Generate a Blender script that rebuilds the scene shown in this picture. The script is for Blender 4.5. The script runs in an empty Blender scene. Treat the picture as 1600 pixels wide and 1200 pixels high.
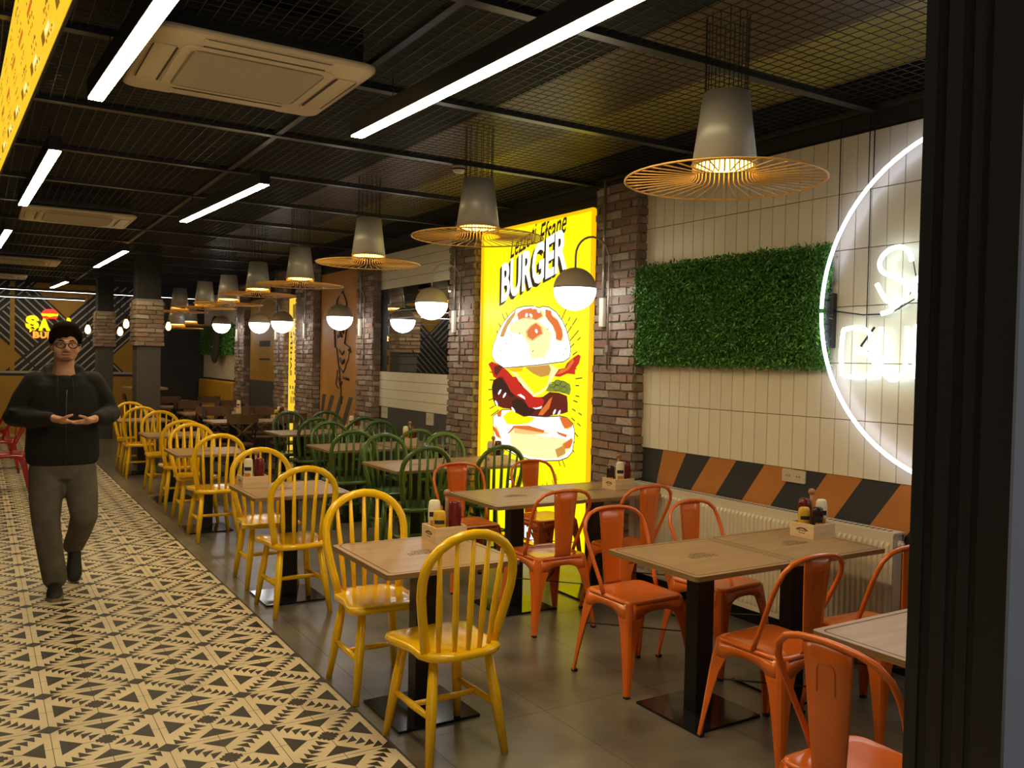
import bpy, math, random
from mathutils import Vector, Matrix, Euler, noise

S = bpy.context.scene
C = S.collection
PI = math.pi
R = math.radians
random.seed(7)

# ------------------------------------------------------------------ camera, world, exposure
def make_camera():
    f, yaw, p, r, H = 1345.71, .555306, -.0250503, .0210216, 1.60
    fw = Vector((math.sin(yaw)*math.cos(p), math.cos(yaw)*math.cos(p), math.sin(p)))
    rt = Vector((math.cos(yaw), -math.sin(yaw), 0)); up = rt.cross(fw)
    r2 = math.cos(r)*rt + math.sin(r)*up; u2 = -math.sin(r)*rt + math.cos(r)*up
    cd = bpy.data.cameras.new('camera'); cam = bpy.data.objects.new('camera', cd); C.objects.link(cam)
    cam.matrix_world = Matrix(((r2.x, u2.x, -fw.x, 0), (r2.y, u2.y, -fw.y, 0), (r2.z, u2.z, -fw.z, H), (0, 0, 0, 1)))
    cd.sensor_width = 36; cd.sensor_fit = 'HORIZONTAL'; cd.lens = f/1600*36; cd.clip_start = .05
    S.camera = cam
make_camera()
wd = bpy.data.worlds.new('world'); S.world = wd; wd.use_nodes = True
bg = wd.node_tree.nodes['Background']
bg.inputs[0].default_value = (1, .94, .86, 1); bg.inputs[1].default_value = .45     # dim daylight at the open front
vs = S.view_settings
vs.view_transform = 'Standard'; vs.look = 'None'; vs.gamma = 1; vs.use_curve_mapping = False; vs.exposure = 0.0
TUBE, GLOBE, AMBER, NEON = 55.0, 11.0, 8.0, 4.5                                       # lamp strengths
WARM = (1, .79, .45)

# ------------------------------------------------------------------ materials
MATS = {}
def srgb(r, g, b):
    def l(c):
        c /= 255
        return c/12.92 if c <= .04045 else ((c+.055)/1.055)**2.4
    return (l(r), l(g), l(b))
def mat(name, col, rough=.5, metal=0, var=.0, scale=8, bump=0, bscale=60, emit=None, estr=0, spec=.5, alpha=None, trans=0, stretch=(1, 1, 1), coat=0):
    m = bpy.data.materials.new(name); m.use_nodes = True; MATS[name] = m
    nt = m.node_tree; b = nt.nodes['Principled BSDF']
    b.inputs['Base Color'].default_value = (*col, 1); b.inputs['Roughness'].default_value = rough
    b.inputs['Metallic'].default_value = metal; b.inputs['Specular IOR Level'].default_value = spec
    b.inputs['Coat Weight'].default_value = coat; b.inputs['Transmission Weight'].default_value = trans
    tc = nt.nodes.new('ShaderNodeTexCoord'); mp = nt.nodes.new('ShaderNodeMapping'); mp.inputs['Scale'].default_value = stretch
    nt.links.new(tc.outputs['Object'], mp.inputs[0])
    if var > 0:
        n = nt.nodes.new('ShaderNodeTexNoise'); n.inputs['Scale'].default_value = scale; n.inputs['Detail'].default_value = 6
        nt.links.new(mp.outputs[0], n.inputs['Vector'])
        cr = nt.nodes.new('ShaderNodeValToRGB'); nt.links.new(n.outputs['Fac'], cr.inputs[0])
        cr.color_ramp.elements[0].position = .3; cr.color_ramp.elements[1].position = .7
        cr.color_ramp.elements[0].color = (*[max(0, c*(1-var)) for c in col], 1)
        cr.color_ramp.elements[1].color = (*[min(1, c*(1+var)) for c in col], 1)
        nt.links.new(cr.outputs[0], b.inputs['Base Color'])
    if bump > 0:
        n2 = nt.nodes.new('ShaderNodeTexNoise'); n2.inputs['Scale'].default_value = bscale; n2.inputs['Detail'].default_value = 4
        nt.links.new(mp.outputs[0], n2.inputs['Vector'])
        bp = nt.nodes.new('ShaderNodeBump'); bp.inputs['Strength'].default_value = bump; bp.inputs['Distance'].default_value = .01
        nt.links.new(n2.outputs['Fac'], bp.inputs['Height']); nt.links.new(bp.outputs[0], b.inputs['Normal'])
    if emit:
        b.inputs['Emission Color'].default_value = (*emit, 1); b.inputs['Emission Strength'].default_value = estr
    return m
def island_mat(name, cols, rough=.8, bump=.5, bscale=70):
    """per-brick / per-tile / per-leaf colour chosen by island"""
    m = bpy.data.materials.new(name); m.use_nodes = True; MATS[name] = m
    nt = m.node_tree; b = nt.nodes['Principled BSDF']; b.inputs['Roughness'].default_value = rough
    g = nt.nodes.new('ShaderNodeNewGeometry'); cr = nt.nodes.new('ShaderNodeValToRGB')
    cr.color_ramp.interpolation = 'CONSTANT'
    el = cr.color_ramp.elements
    while len(el) < len(cols): el.new(.5)
    for i, c in enumerate(cols): el[i].position = i/len(cols); el[i].color = (*c, 1)
    nt.links.new(g.outputs['Random Per Island'], cr.inputs[0])
    tc = nt.nodes.new('ShaderNodeTexCoord'); n = nt.nodes.new('ShaderNodeTexNoise'); n.inputs['Scale'].default_value = bscale; n.inputs['Detail'].default_value = 5
    nt.links.new(tc.outputs['Object'], n.inputs['Vector'])
    mx = nt.nodes.new('ShaderNodeMix'); mx.data_type = 'RGBA'; mx.blend_type = 'MULTIPLY'; mx.inputs[0].default_value = .55 if bump else .1
    nt.links.new(cr.outputs[0], mx.inputs[6]); nt.links.new(n.outputs['Fac'], mx.inputs[7]); nt.links.new(mx.outputs[2], b.inputs['Base Color'])
    if bump:
        bp = nt.nodes.new('ShaderNodeBump'); bp.inputs['Strength'].default_value = bump; bp.inputs['Distance'].default_value = .006
        nt.links.new(n.outputs['Fac'], bp.inputs['Height']); nt.links.new(bp.outputs[0], b.inputs['Normal'])
    return m

mat('concrete', (.155, .135, .105), .28, var=.38, scale=3, bump=.04, bscale=20)
mat('joint', (.075, .065, .053), .7)
mat('tile_cream', (.70, .575, .37), .45, var=.1, scale=3)
mat('tile_dark', (.022, .018, .015), .5)
mat('grout', (.10, .07, .045), .8)
mat('ceiling_black', (.012, .012, .012), .75, var=.3, scale=2)
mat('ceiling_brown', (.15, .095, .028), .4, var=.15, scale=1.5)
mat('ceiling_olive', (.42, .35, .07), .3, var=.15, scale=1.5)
mat('black_metal', (.012, .012, .013), .38, bump=.02)
mat('jamb_paint', (.03, .026, .023), .35)
mat('black_gloss', (.01, .01, .011), .12)
mat('dark_metal', (.03, .03, .03), .4, metal=.4)
mat('rail_metal', (.07, .07, .07), .35, metal=.7)
mat('wall_dark', (.036, .035, .036), .7, var=.12, scale=3)
mat('wall_grey', (.07, .066, .062), .7, var=.1, scale=3)
mat('outer_wall', (.13, .155, .20), .6)
mat('orange_paint', (.50, .185, .035), .6, var=.1, scale=4)
mat('mural_orange', (.50, .225, .04), .6, var=.12, scale=2)
mat('yellow_paint', (.46, .25, .02), .55, var=.1, scale=3)
mat('stripe_white', (.48, .44, .36), .5)
mat('sketch_line', (.03, .018, .012), .7)
mat('white_plastic', (.62, .56, .44), .35, var=.05, scale=3)
mat('ac_cream', (.62, .52, .36), .4, var=.05, scale=2)
mat('ac_grille', (.22, .165, .10), .5)
mat('radiator', (.78, .70, .54), .35)
mat('galv', (.42, .42, .38), .35, metal=.8)
mat('cone_grey', (.5, .48, .42), .38, metal=.2)
mat('cone_inside', (.8, .5, .06), .5, emit=(1, .5, .04), estr=.9)  # bulb light on the shade lining put in as its own glow
mat('brim_wire', (.80, .43, .09), .4)
mat('globe_grey', (.5, .43, .33), .45)
mat('arm_metal', (.4, .36, .29), .4, metal=.5)
mat('chair_yellow', (.98, .57, .003), .22, var=.05, scale=6, coat=.3)
mat('chair_green', (.07, .135, .026), .25, var=.06, scale=6, coat=.3)
mat('chair_orange', (.75, .155, .016), .22, var=.04, scale=6, coat=.3)
mat('chair_red', (.32, .015, .012), .25, coat=.3)
mat('rubber', (.02, .018, .016), .8)
mat('ply_top', (.40, .245, .115), .34, var=.12, scale=3, stretch=(1, 8, 1))
mat('ply_edge', (.25, .15, .06), .5, var=.3, scale=5, stretch=(1, 1, 60))
mat('burn_line', (.07, .035, .016), .7)
mat('brown_wood', (.13, .06, .026), .4, var=.25, scale=5, stretch=(1, 8, 1))
mat('seat_pale', (.35, .27, .19), .45)
mat('crate_wood', (.78, .58, .33), .55, var=.12, scale=6, stretch=(1, 1, 8))
mat('mayo', (.85, .78, .55), .3)
mat('mustard', (.72, .42, .03), .3)
mat('ketchup', (.14, .012, .012), .2)
mat('sauce_dark', (.03, .015, .01), .15)
mat('label_dark', (.02, .02, .025), .4)
mat('label_orange', (.65, .25, .03), .4)
mat('knob_wood', (.42, .2, .09), .5)
mat('sofa_yellow', (.58, .32, .02), .5)
mat('leaf_back', (.01, .03, .006), .9)
island_mat('leaf', [(.05, .18, .02), (.08, .26, .03), (.12, .36, .045), (.035, .14, .018), (.17, .44, .07)], .5, 0, 20)
island_mat('brick', [(.40, .24, .165), (.34, .215, .16), (.50, .38, .28), (.31, .21, .16), (.44, .27, .185), (.58, .48, .38), (.39, .28, .21), (.36, .27, .21)], .85, .7, 55)
mat('mortar', (.24, .215, .18), .9, bump=.4, bscale=80)
island_mat('wall_tile', [(.84, .775, .60), (.86, .795, .615), (.82, .755, .59), (.85, .785, .61)], .28, 0, 5)
mat('tile_joint', (.12, .09, .06), .8)
mat('mirror', (.82, .84, .82), .02, metal=1)
mat('skin', (.56, .29, .175), .5, var=.1, scale=14)
mat('lip', (.30, .1, .075), .5)
mat('hair', (.0085, .0052, .0035), .85, spec=.06, var=.4, scale=30, bump=.5, bscale=90)
mat('beard', (.2, .095, .055), .6)
mat('hoodie', (.0065, .006, .0055), .9, var=.3, scale=20, bump=.35, bscale=14)
mat('tshirt', (.02, .02, .021), .9)
mat('jeans', (.105, .09, .072), .85, var=.25, scale=9, bump=.3, bscale=16)
mat('shoe_black', (.012, .011, .012), .6)
mat('sole', (.2, .17, .13), .7)
mat('eye_white', (.6, .55, .48), .3)
mat('iris', (.04, .03, .02), .2)
mat('lens', (1, 1, 1), .02, trans=1, spec=.3)
mat('frame_dark', (.02, .012, .01), .3)
def emis(name, col, s): return mat(name, (.03, .03, .03), .5, emit=col, estr=s)
emis('tube_light', WARM, TUBE)
emis('strip_light', (1, .9, .85), 5)
emis('globe_light', (1, .97, .95), GLOBE)
emis('amber_bulb', (1, .62, .12), AMBER)
emis('edison', (1, .5, .16), 9)
emis('neon_blue', (.72, .76, 1), NEON)
emis('neon_white', (.8, .95, 1), NEON)
emis('lit_yellow', (1, .80, .0), 1.25)
emis('lit_amber', (1, .56, .0), 1.0)
emis('lit_white', (1, 1, .97), 1.5)
emis('lit_cream', (1, .88, .42), 1.1)
emis('lit_tan', (.72, .36, .06), .9)
emis('lit_orange', (.95, .2, .03), .85)
emis('lit_peach', (1, .62, .22), 1.0)
emis('lit_red', (.75, .015, .01), .8)
emis('lit_maroon', (.25, .012, .008), .5)
emis('lit_dark', (.07, .01, .008), .4)
emis('lit_green', (.3, .4, .05), .7)
emis('lit_brown', (.08, .04, .01), .3)
emis('sign_yellow', (1, .75, .0), 2.2)
emis('sign_red', (1, .03, .01), 1.6)
emis('sign_orange', (1, .3, .03), 1.8)
emis('menu_yellow', (1, .62, .03), 1.0)
emis('menu_text', (.45, .2, .02), .6)
emis('menu_red', (.85, .22, .02), .8)
M = MATS

# ------------------------------------------------------------------ mesh builder
class MB:
    def __init__(s): s.v, s.f, s.m, s.sm = [], [], [], []
    def add(s, vs, fs, mat=0, smooth=False):
        o = len(s.v); s.v += [tuple(p) for p in vs]
        for f in fs: s.f.append([i+o for i in f]); s.m.append(mat); s.sm.append(smooth)
        return s
    def box(s, x0, y0, z0, x1, y1, z1, mat=0):
        vs = [(x, y, z) for z in (z0, z1) for y in (y0, y1) for x in (x0, x1)]
        return s.add(vs, [(0, 2, 3, 1), (4, 5, 7, 6), (0, 1, 5, 4), (2, 6, 7, 3), (0, 4, 6, 2), (1, 3, 7, 5)], mat)
    def bar(s, p, q, w, h=None, mat=0, up=(0, 0, 1)):
        p, q = Vector(p), Vector(q); d = (q-p).normalized(); u = Vector(up)
        if abs(d.dot(u)) > .99: u = Vector((1, 0, 0))
        a = d.cross(u).normalized()*w/2; b = a.cross(d).normalized()*(h or w)/2
        vs = [e+i+j for e in (p, q) for i, j in ((a, b), (a, -b), (-a, -b), (-a, b))]
        return s.add(vs, [(0, 1, 2, 3), (7, 6, 5, 4), (0, 4, 5, 1), (1, 5, 6, 2), (2, 6, 7, 3), (3, 7, 4, 0)], mat)
    def tube(s, pts, r, seg=8, mat=0, closed=False, flat=None):
        pts = [Vector(p) for p in pts]; n = len(pts)
        rs = r if isinstance(r, (list, tuple)) else [r]*n
        vs = []; prev = None
        for i in range(n):
            a = pts[(i-1) % n] if (closed or i > 0) else pts[i]; b = pts[(i+1) % n] if (closed or i < n-1) else pts[i]
            t = (b-a).normalized()
            if prev is None:
                u = Vector((0, 0, 1)) if abs(t.z) < .9 else Vector((1, 0, 0)); nn = (u - t*u.dot(t)).normalized()
            else: nn = (prev - t*prev.dot(t)).normalized()
            prev = nn; bb = t.cross(nn)
            for k in range(seg):
                c, d = math.cos(2*PI*k/seg), math.sin(2*PI*k/seg)
                vs.append(pts[i] + (nn*c + bb*d*(flat or 1))*rs[i])
        fs = []
        for i in range(n if closed else n-1):
            j = (i+1) % n
            for k in range(seg):
                l = (k+1) % seg; fs.append((i*seg+k, i*seg+l, j*seg+l, j*seg+k))
        if not closed: fs += [tuple(range(seg))[::-1], tuple(range((n-1)*seg, n*seg))]
        return s.add(vs, fs, mat, True)
    def lathe(s, prof, seg=24, c=(0, 0, 0), mat=0, sx=1, sy=1):
        vs = []; fs = []; n = len(prof)
        for (r, z) in prof:
            for k in range(seg): vs.append((c[0]+r*sx*math.cos(2*PI*k/seg), c[1]+r*sy*math.sin(2*PI*k/seg), c[2]+z))
        for i in range(n-1):
            for k in range(seg):
                l = (k+1) % seg; fs.append((i*seg+k, i*seg+l, (i+1)*seg+l, (i+1)*seg+k))
        if prof[0][0] > 1e-4: fs.append(tuple(range(seg))[::-1])
        if prof[-1][0] > 1e-4: fs.append(tuple(range((n-1)*seg, n*seg)))
        return s.add(vs, fs, mat, True)
    def ell(s, c, r, rot=None, seg=20, rings=12, mat=0):
        rx, ry, rz = r if isinstance(r, (list, tuple)) else (r, r, r)
        m = Euler(rot).to_matrix() if rot else None; c = Vector(c); vs = []; fs = []
        for i in range(rings+1):
            a = -PI/2 + PI*i/rings
            for k in range(seg):
                b = 2*PI*k/seg; p = Vector((rx*math.cos(a)*math.cos(b), ry*math.cos(a)*math.sin(b), rz*math.sin(a)))
                if m: p = m @ p
                vs.append(c+p)
        for i in range(rings):
            for k in range(seg):
                l = (k+1) % seg; fs.append((i*seg+k, i*seg+l, (i+1)*seg+l, (i+1)*seg+k))
        return s.add(vs, fs, mat, True)
    def limb(s, pts, rs, seg=12, mat=0):
        s.tube(pts, rs, seg, mat)
        for p, r in ((pts[0], rs[0]), (pts[-1], rs[-1])): s.ell(p, r, seg=seg, rings=8, mat=mat)
        for p, r in zip(pts[1:-1], rs[1:-1]): s.ell(p, r, seg=seg, rings=8, mat=mat)
        return s
    def loft(s, rings, mat=0, smooth=True):
        n = len(rings[0]); vs = [p for r in rings for p in r]; fs = []
        for i in range(len(rings)-1):
            for k in range(n):
                l = (k+1) % n; fs.append((i*n+k, i*n+l, (i+1)*n+l, (i+1)*n+k))
        fs += [tuple(range(n))[::-1], tuple(range((len(rings)-1)*n, len(rings)*n))]
        return s.add(vs, fs, mat, smooth)
    def prism(s, poly, z0, z1, mat=0, smooth=False):
        n = len(poly); vs = [(x, y, z0) for x, y in poly]+[(x, y, z1) for x, y in poly]
        fs = [tuple(range(n))[::-1], tuple(range(n, 2*n))]+[(i, (i+1) % n, n+(i+1) % n, n+i) for i in range(n)]
        return s.add(vs, fs, mat, smooth)
    def build(s, name, mats, parent=None, bevel=0, auto=True):
        me = bpy.data.meshes.new(name); me.from_pydata(s.v, [], s.f); me.update()
        for m_ in (mats if isinstance(mats, (list, tuple)) else [mats]): me.materials.append(M[m_])
        me.polygons.foreach_set('material_index', s.m); me.polygons.foreach_set('use_smooth', s.sm)
        o = bpy.data.objects.new(name, me); C.objects.link(o)
        if parent: o.parent = parent
        if bevel:
            b = o.modifiers.new('bevel', 'BEVEL'); b.width = bevel; b.segments = 2; b.limit_method = 'ANGLE'; b.angle_limit = R(40)
        return o
def tag(o, label, cat, group=None):
    o['label'] = label; o['category'] = cat
    if group: o['group'] = group
    return o
def thing(name, label, cat, loc=(0, 0, 0), rz=0, group=None):
    o = bpy.data.objects.new(name, None); C.objects.link(o); o.empty_display_size = .1
    o.location = loc; o.rotation_euler = (0, 0, rz)
    return tag(o, label, cat, group)
def struct(o, kind='structure'): o['kind'] = kind; return o
def copy_tree(o, parent=None):
    c = o.copy(); C.objects.link(c)
    if parent: c.parent = parent
    for ch in list(o.children): copy_tree(ch, c)
    return c
def dup(root, loc, rz=0, label=None, group=None):
    c = copy_tree(root); c.location = loc; c.rotation_euler = (0, 0, rz)
    if label: c['label'] = label
    if group: c['group'] = group
    return c
def rrect(w, h, r, n=5, cx=0, cy=0):
    pts = []
    for sx, sy, a0 in ((1, 1, 0), (-1, 1, 90), (-1, -1, 180), (1, -1, 270)):
        for i in range(n+1):
            a = R(a0+90*i/n); pts.append((cx+sx*(w/2-r)+r*math.cos(a), cy+sy*(h/2-r)+r*math.sin(a)))
    return pts
def text_geo(body, size=1, shear=0, offset=0, sx=1, spacing=1):
    cu = bpy.data.curves.new('t', 'FONT'); cu.body = body; cu.size = size; cu.shear = shear; cu.offset = offset; cu.resolution_u = 3; cu.space_character = spacing
    o = bpy.data.objects.new('t', cu); C.objects.link(o)
    dg = bpy.context.evaluated_depsgraph_get(); dg.update()
    me = bpy.data.meshes.new_from_object(o.evaluated_get(dg))
    vs = [(v.co.x*sx, v.co.y) for v in me.vertices]; fs = [tuple(p.vertices) for p in me.polygons]
    bpy.data.objects.remove(o); bpy.data.curves.remove(cu); bpy.data.meshes.remove(me)
    return vs, fs
def text_fit(body, w, h, **k):
    vs, fs = text_geo(body, **k)
    x0 = min(v[0] for v in vs); x1 = max(v[0] for v in vs); y0 = min(v[1] for v in vs); y1 = max(v[1] for v in vs)
    return [((x-x0)/(x1-x0)*w, (y-y0)/(y1-y0)*h) for x, y in vs], fs

XR, YB, XL, YF, ZC = 4.15, 19.3, -3.5, .5, 3.0     # room limits: right wall, back wall, left wall, front, mesh ceiling

# ------------------------------------------------------------------ floor
def build_floor():
    b = MB(); XB = 1.474; y0, y1 = -2.0, YB
    b.add([(XL, y0, -.12), (XR, y0, -.12), (XR, y1, -.12), (XL, y1, -.12), (XL, y0, 0), (XB, y0, 0), (XR, y0, 0), (XR, y1, 0), (XB, y1, 0), (XL, y1, 0)],
          [(3, 2, 1, 0), (0, 1, 6, 5, 4), (3, 9, 8, 7, 2)], 0)
    b.add([(XB, y0, 0), (XR, y0, 0), (XR, y1, 0), (XB, y1, 0)], [(0, 1, 2, 3)], 0)
    b.add([(XL, y0, 0), (XB, y0, 0), (XB, y1, 0), (XL, y1, 0)], [(0, 1, 2, 3)], 1)
    def quad(xa, ya, xb, yb, z, m): b.add([(xa, ya, z), (xb, ya, z), (xb, yb, z), (xa, yb, z)], [(0, 1, 2, 3)], m)
    x = XB+.13
    while x < XR: quad(x, y0, x+.003, y1, .0004, 4); x += .62
    y = y0+.28
    while y < y1: quad(XB, y, XR, y+.003, .0004, 4); y += 1.24
    quad(XB-.006, y0, XB+.006, y1, .0006, 4)
    px, py = .402, .4158; dx, dy = .666, 3.672
    tx, ty = px/2, py/2
    quarter = []
    quarter.append([(0, 0), (.25, 0), (0, .21)])
    quarter.append([(1, 1), (.78, 1), (.78, .93), (.85, .93), (.85, .86), (.92, .86), (.92, .79), (1, .79)])
    quarter.append([(.14, 1), (.14, .63), (.55, 1)])
    quarter.append([(1, .13), (1, .5), (.63, .13)])
    for i in range(5):
        cx, cy = .16+.13*i, .085+.146*i
        quarter.append([(cx, cy), (cx+.235, cy), (cx, cy+.25)])
    i0 = int((XL-dx)/px)-1; j0 = int((y0-dy)/py)-1
    vs, fs = [], []
    for i in range(i0, i0+40):
        for j in range(j0, j0+60):
            ox, oy = dx+i*px, dy+j*py
            for sx in (1, -1):
                for sy in (1, -1):
                    if not (XL < ox+sx*tx*.5 < XB and XL < ox+sx*tx and ox+sx*tx < XB+.01 and y0 < oy+sy*ty and oy+sy*ty < y1 and oy < y1 and oy > y0 and ox > XL): continue
                    for q in quarter:
                        o = len(vs); pts = [(ox+sx*tx*a, oy+sy*ty*c, .0007) for a, c in q]
                        if sx*sy < 0: pts = pts[::-1]
                        vs += pts; fs.append(tuple(range(o, o+len(pts))))
    b.add(vs, fs, 2)
    x = dx+i0*px
    while x < XB:
        if x > XL: quad(x-.0013, y0, x+.0013, y1, .0010, 3)
        x += tx
    y = dy+j0*py
    while y < y1:
        if y > y0: quad(XL, y-.0013, XB, y+.0013, .0010, 3)
        y += ty
    struct(b.build('floor', ['concrete', 'tile_cream', 'tile_dark', 'grout', 'joint']))
build_floor()

# ------------------------------------------------------------------ ceiling: black slab with painted bands, steel rails, wire mesh
def build_ceiling():
    zs = 3.2
    b = MB(); b.box(XL, YF, zs, XR, YB, zs+.12, 0)
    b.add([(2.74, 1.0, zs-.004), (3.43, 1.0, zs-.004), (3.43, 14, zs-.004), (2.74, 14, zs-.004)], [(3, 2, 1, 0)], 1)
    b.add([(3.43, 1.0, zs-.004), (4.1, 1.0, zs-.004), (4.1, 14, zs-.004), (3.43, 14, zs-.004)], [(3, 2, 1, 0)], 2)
    c = struct(b.build('ceiling', ['ceiling_black', 'ceiling_brown', 'ceiling_olive']))
    y = 2.98-1.245
    while y < YB-.2:
        r = MB(); r.box(XL+.02, y-.02, ZC, XR-.02, y+.02, ZC+.035); r.box(XL+.02, y-.028, ZC-.004, XR-.02, y+.028, ZC, 0)
        r.build('ceiling_rail', 'rail_metal', c); y += 1.245
    for x in (-1.6, 1.6, XR-.03):
        r = MB(); r.box(x-.018, YF+.05, ZC+.002, x+.018, YB-.05, ZC+.03); r.build('ceiling_rail', 'rail_metal', c)
    g = MB(); st = .062; w = .0016
    x = XL+.05
    while x < XR-.03: g.box(x-w, YF+.05, ZC+.012, x+w, YB-.05, ZC+.012+2*w); x += st
    y = YF+.1
    while y < YB-.05: g.box(XL+.05, y-w, ZC+.012+2*w, XR-.03, y+w, ZC+.012+4*w); y += st
    g.build('wire_mesh', 'dark_metal', c)
build_ceiling()

# ------------------------------------------------------------------ walls
def brick_rows(b, x0, x1, y0, y1, z0, z1, bl=.19, bh=.05, gap=.014, d=.016, rnd=None, faces='-x-y'):
    """bricks proud of a mortar core box (x0..x1, y0..y1); on the -x face and the -y face (and +y, +x when asked)"""
    rnd = rnd or random
    def brick(xa, xb, ya, yb, za, zb):
        j = lambda: rnd.uniform(-.0045, .0045)
        vs = [(x+j(), y+j(), z+j()) for z in (za, zb) for y in (ya, yb) for x in (xa, xb)]
        b.add(vs, [(0, 2, 3, 1), (4, 5, 7, 6), (0, 1, 5, 4), (2, 6, 7, 3), (0, 4, 6, 2), (1, 3, 7, 5)], 1)
    z = z0+.004; row = 0
    while z+bh < z1+.01:
        def run(a0, a1, off):
            out = []; a = a0-off
            while a < a1:
                L = bl*rnd.uniform(.85, 1.12); s, e = max(a, a0-rnd.uniform(.0, .012)), min(a+L, a1+rnd.uniform(.0, .012))
                if e-s > .03: out.append((s, e))
                a += L+gap
            return out
        off = (row % 2)*bl*.5+rnd.uniform(0, .05)
        zz = min(z+bh, z1)
        dd = lambda: d+rnd.uniform(-.004, .005)
        if '-x' in faces:
            for s, e in run(y0, y1, off): brick(x0-dd(), x0+.02, s, e, z, zz)
        if '-y' in faces:
            for s, e in run(x0, x1, bl*.5-off): brick(s, e, y0-dd(), y0+.02, z, zz)
        if '+y' in faces:
            for s, e in run(x0, x1, off): brick(s, e, y1-.02, y1+dd(), z, zz)
        if '+x' in faces:
            for s, e in run(y0, y1, off): brick(x1-.02, x1+dd(), s, e, z, zz)
        z += bh+gap; row += 1

def build_right_wall():
    w = MB(); w.box(XR, YF, 0, XR+.15, YB+.15, 3.32); wr = struct(w.build('wall_right', 'ceiling_black'))
    def part(name, mb, mats): return mb.build(name, mats, wr)
    def panel(y0, y1, z0, z1, d, m, name): b = MB(); b.box(XR-d, y0, z0, XR, y1, z1); return part(name, b, m)
    def tiles(y0, y1, z0, z1, tw, th, name, stag=0):
        b = MB(); b.box(XR-.006, y0, z0, XR, y1, z1, 1)
        nz = round((z1-z0)/th); th = (z1-z0)/nz; g = .0014
        for i in range(nz):
            y = y1+ (-(i % 2)*stag*tw)
            if stag: y = y1+(i % 2)*tw*.5
            while y > y0:
                a, c = max(y-tw, y0), min(y, y1)
                if c-a > .01:
                    za, zb = z0+i*th+g, z0+(i+1)*th-g; x = XR-.012; t = .0018
                    b.add([(x, a+g+t, za+t), (x, c-g-t, za+t), (x, c-g-t, zb-t), (x, a+g+t, zb-t), (XR-.006, a+g, za), (XR-.006, c-g, za), (XR-.006, c-g, zb), (XR-.006, a+g, zb)],
                          [(0, 3, 2, 1), (0, 1, 5, 4), (1, 2, 6, 5), (2, 3, 7, 6), (3, 0, 4, 7)], 0)
                y -= tw
        return part(name, b, ['wall_tile', 'tile_joint'])
    # bay with the neon ring
    tiles(YF+.1, 4.86, 1.0, 2.905, .0985, .3175, 'vertical_tiles')
    b = MB(); b.box(XR-.005, YF+.1, .09, XR, 4.86, 1.0, 0)
    k = 0; y = 4.62
    while y > 1.0:
        sl = -.72; h = .91
        q = [(y, 1.0), (y-.232, 1.0), (y-.232-sl*h, .09), (y-sl*h, .09)]
        q = [(min(a, 4.86), z) for a, z in q]
        b.add([(XR-.0065, a, z) for a, z in q], [(0, 1, 2, 3)], 1); y -= .464
    part('striped_dado', b, ['wall_dark', 'orange_paint'])
    panel(YF+.1, YB, 0, .09, .02, 'black_metal', 'baseboard')
    # mirror bay
    tiles(7.8, 9.72, 2.44, 2.86, 2.0, .1, 'horizontal_tiles'); tiles(7.8, 9.72, 1.04, 1.46, 2.0, .1, 'horizontal_tiles')
    panel(7.8, 9.72, .09, 1.04, .006, 'wall_grey', 'grey_dado')
    # orange mural bay with sketch
    panel(10.3, 11.86, 1.05, 2.78, .008, 'mural_orange', 'orange_mural')
    b = MB(); b.box(XR-.008, 10.3, .09, XR, 11.86, 1.05, 1)
    for i in range(5):
        y = 11.75-i*.34
        q = [(y, 1.1), (y-.15, 1.1), (y-.15+.42, .5), (y+.42, .5)]
        b.add([(XR-.0095, min(a, 11.86), z) for a, z in q], [(0, 1, 2, 3)], 0)
    part('striped_dado', b, ['wall_grey', 'mural_orange'])
    b = MB()
    def line(pts, r=.012): b.tube([(XR-.011, y, z) for y, z in pts], r, 6, 0, flat=.4)
    line([(11.25, 1.75), (11.3, 2.1), (11.2, 2.4), (11.0, 2.5), (10.85, 2.35), (10.82, 2.05), (10.9, 1.8)], .014)
    line([(11.2, 1.75), (11.05, 1.35), (11.0, 1.15)]); line([(11.1, 1.95), (11.02, 2.0), (10.95, 1.95)], .03)
    line([(11.12, 1.72), (11.0, 1.66), (10.92, 1.7)], .02); line([(10.9, 1.8), (10.72, 1.75), (10.76, 1.6), (10.88, 1.5)])
    line([(11.1, 1.5), (10.95, 1.42), (10.85, 1.5)], .016); line([(11.15, 1.45), (11.2, 1.25), (11.1, 1.2)]); line([(10.95, 1.35), (10.72, 1.33)], .018)
    line([(11.15, 2.15), (11.1, 2.18), (11.04, 2.15)], .016); line([(10.98, 2.15), (10.93, 2.18), (10.88, 2.15)], .016)
    line([(11.22, 2.0), (11.1, 2.06), (10.98, 2.04), (10.88, 2.08)], .02); line([(11.18, 1.9), (11.08, 1.93), (11.0, 1.9)], .026); line([(11.08, 1.6), (10.98, 1.55), (10.9, 1.58)], .03)
    line([(11.12, 1.35), (11.04, 1.22), (10.98, 1.3)], .02); line([(10.78, 1.72), (10.7, 1.74), (10.68, 1.68)], .018); line([(11.02, 1.15), (10.98, 1.0)], .012)
    part('ink_sketch', b, 'sketch_line')
    # second orange bay
    panel(13.85, 15.6, 1.2, 2.6, .008, 'yellow_paint', 'ochre_mural'); panel(13.85, 15.6, .09, 1.2, .008, 'wall_grey', 'grey_dado')
    b = MB()
    for z, h in ((1.78, .1), (1.55, .03)):
        b.box(XR-.011, 14.35, z, XR-.008, 15.0, z+h)
    part('ink_sketch', b, 'sketch_line')
    # last bay
    tiles(16.4, YB, 1.15, 2.86, .0985, .3175, 'vertical_tiles'); panel(16.4, YB, .09, 1.15, .008, 'wall_dark', 'grey_dado')
    # brick pilasters
    rnd = random.Random(3)
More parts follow.
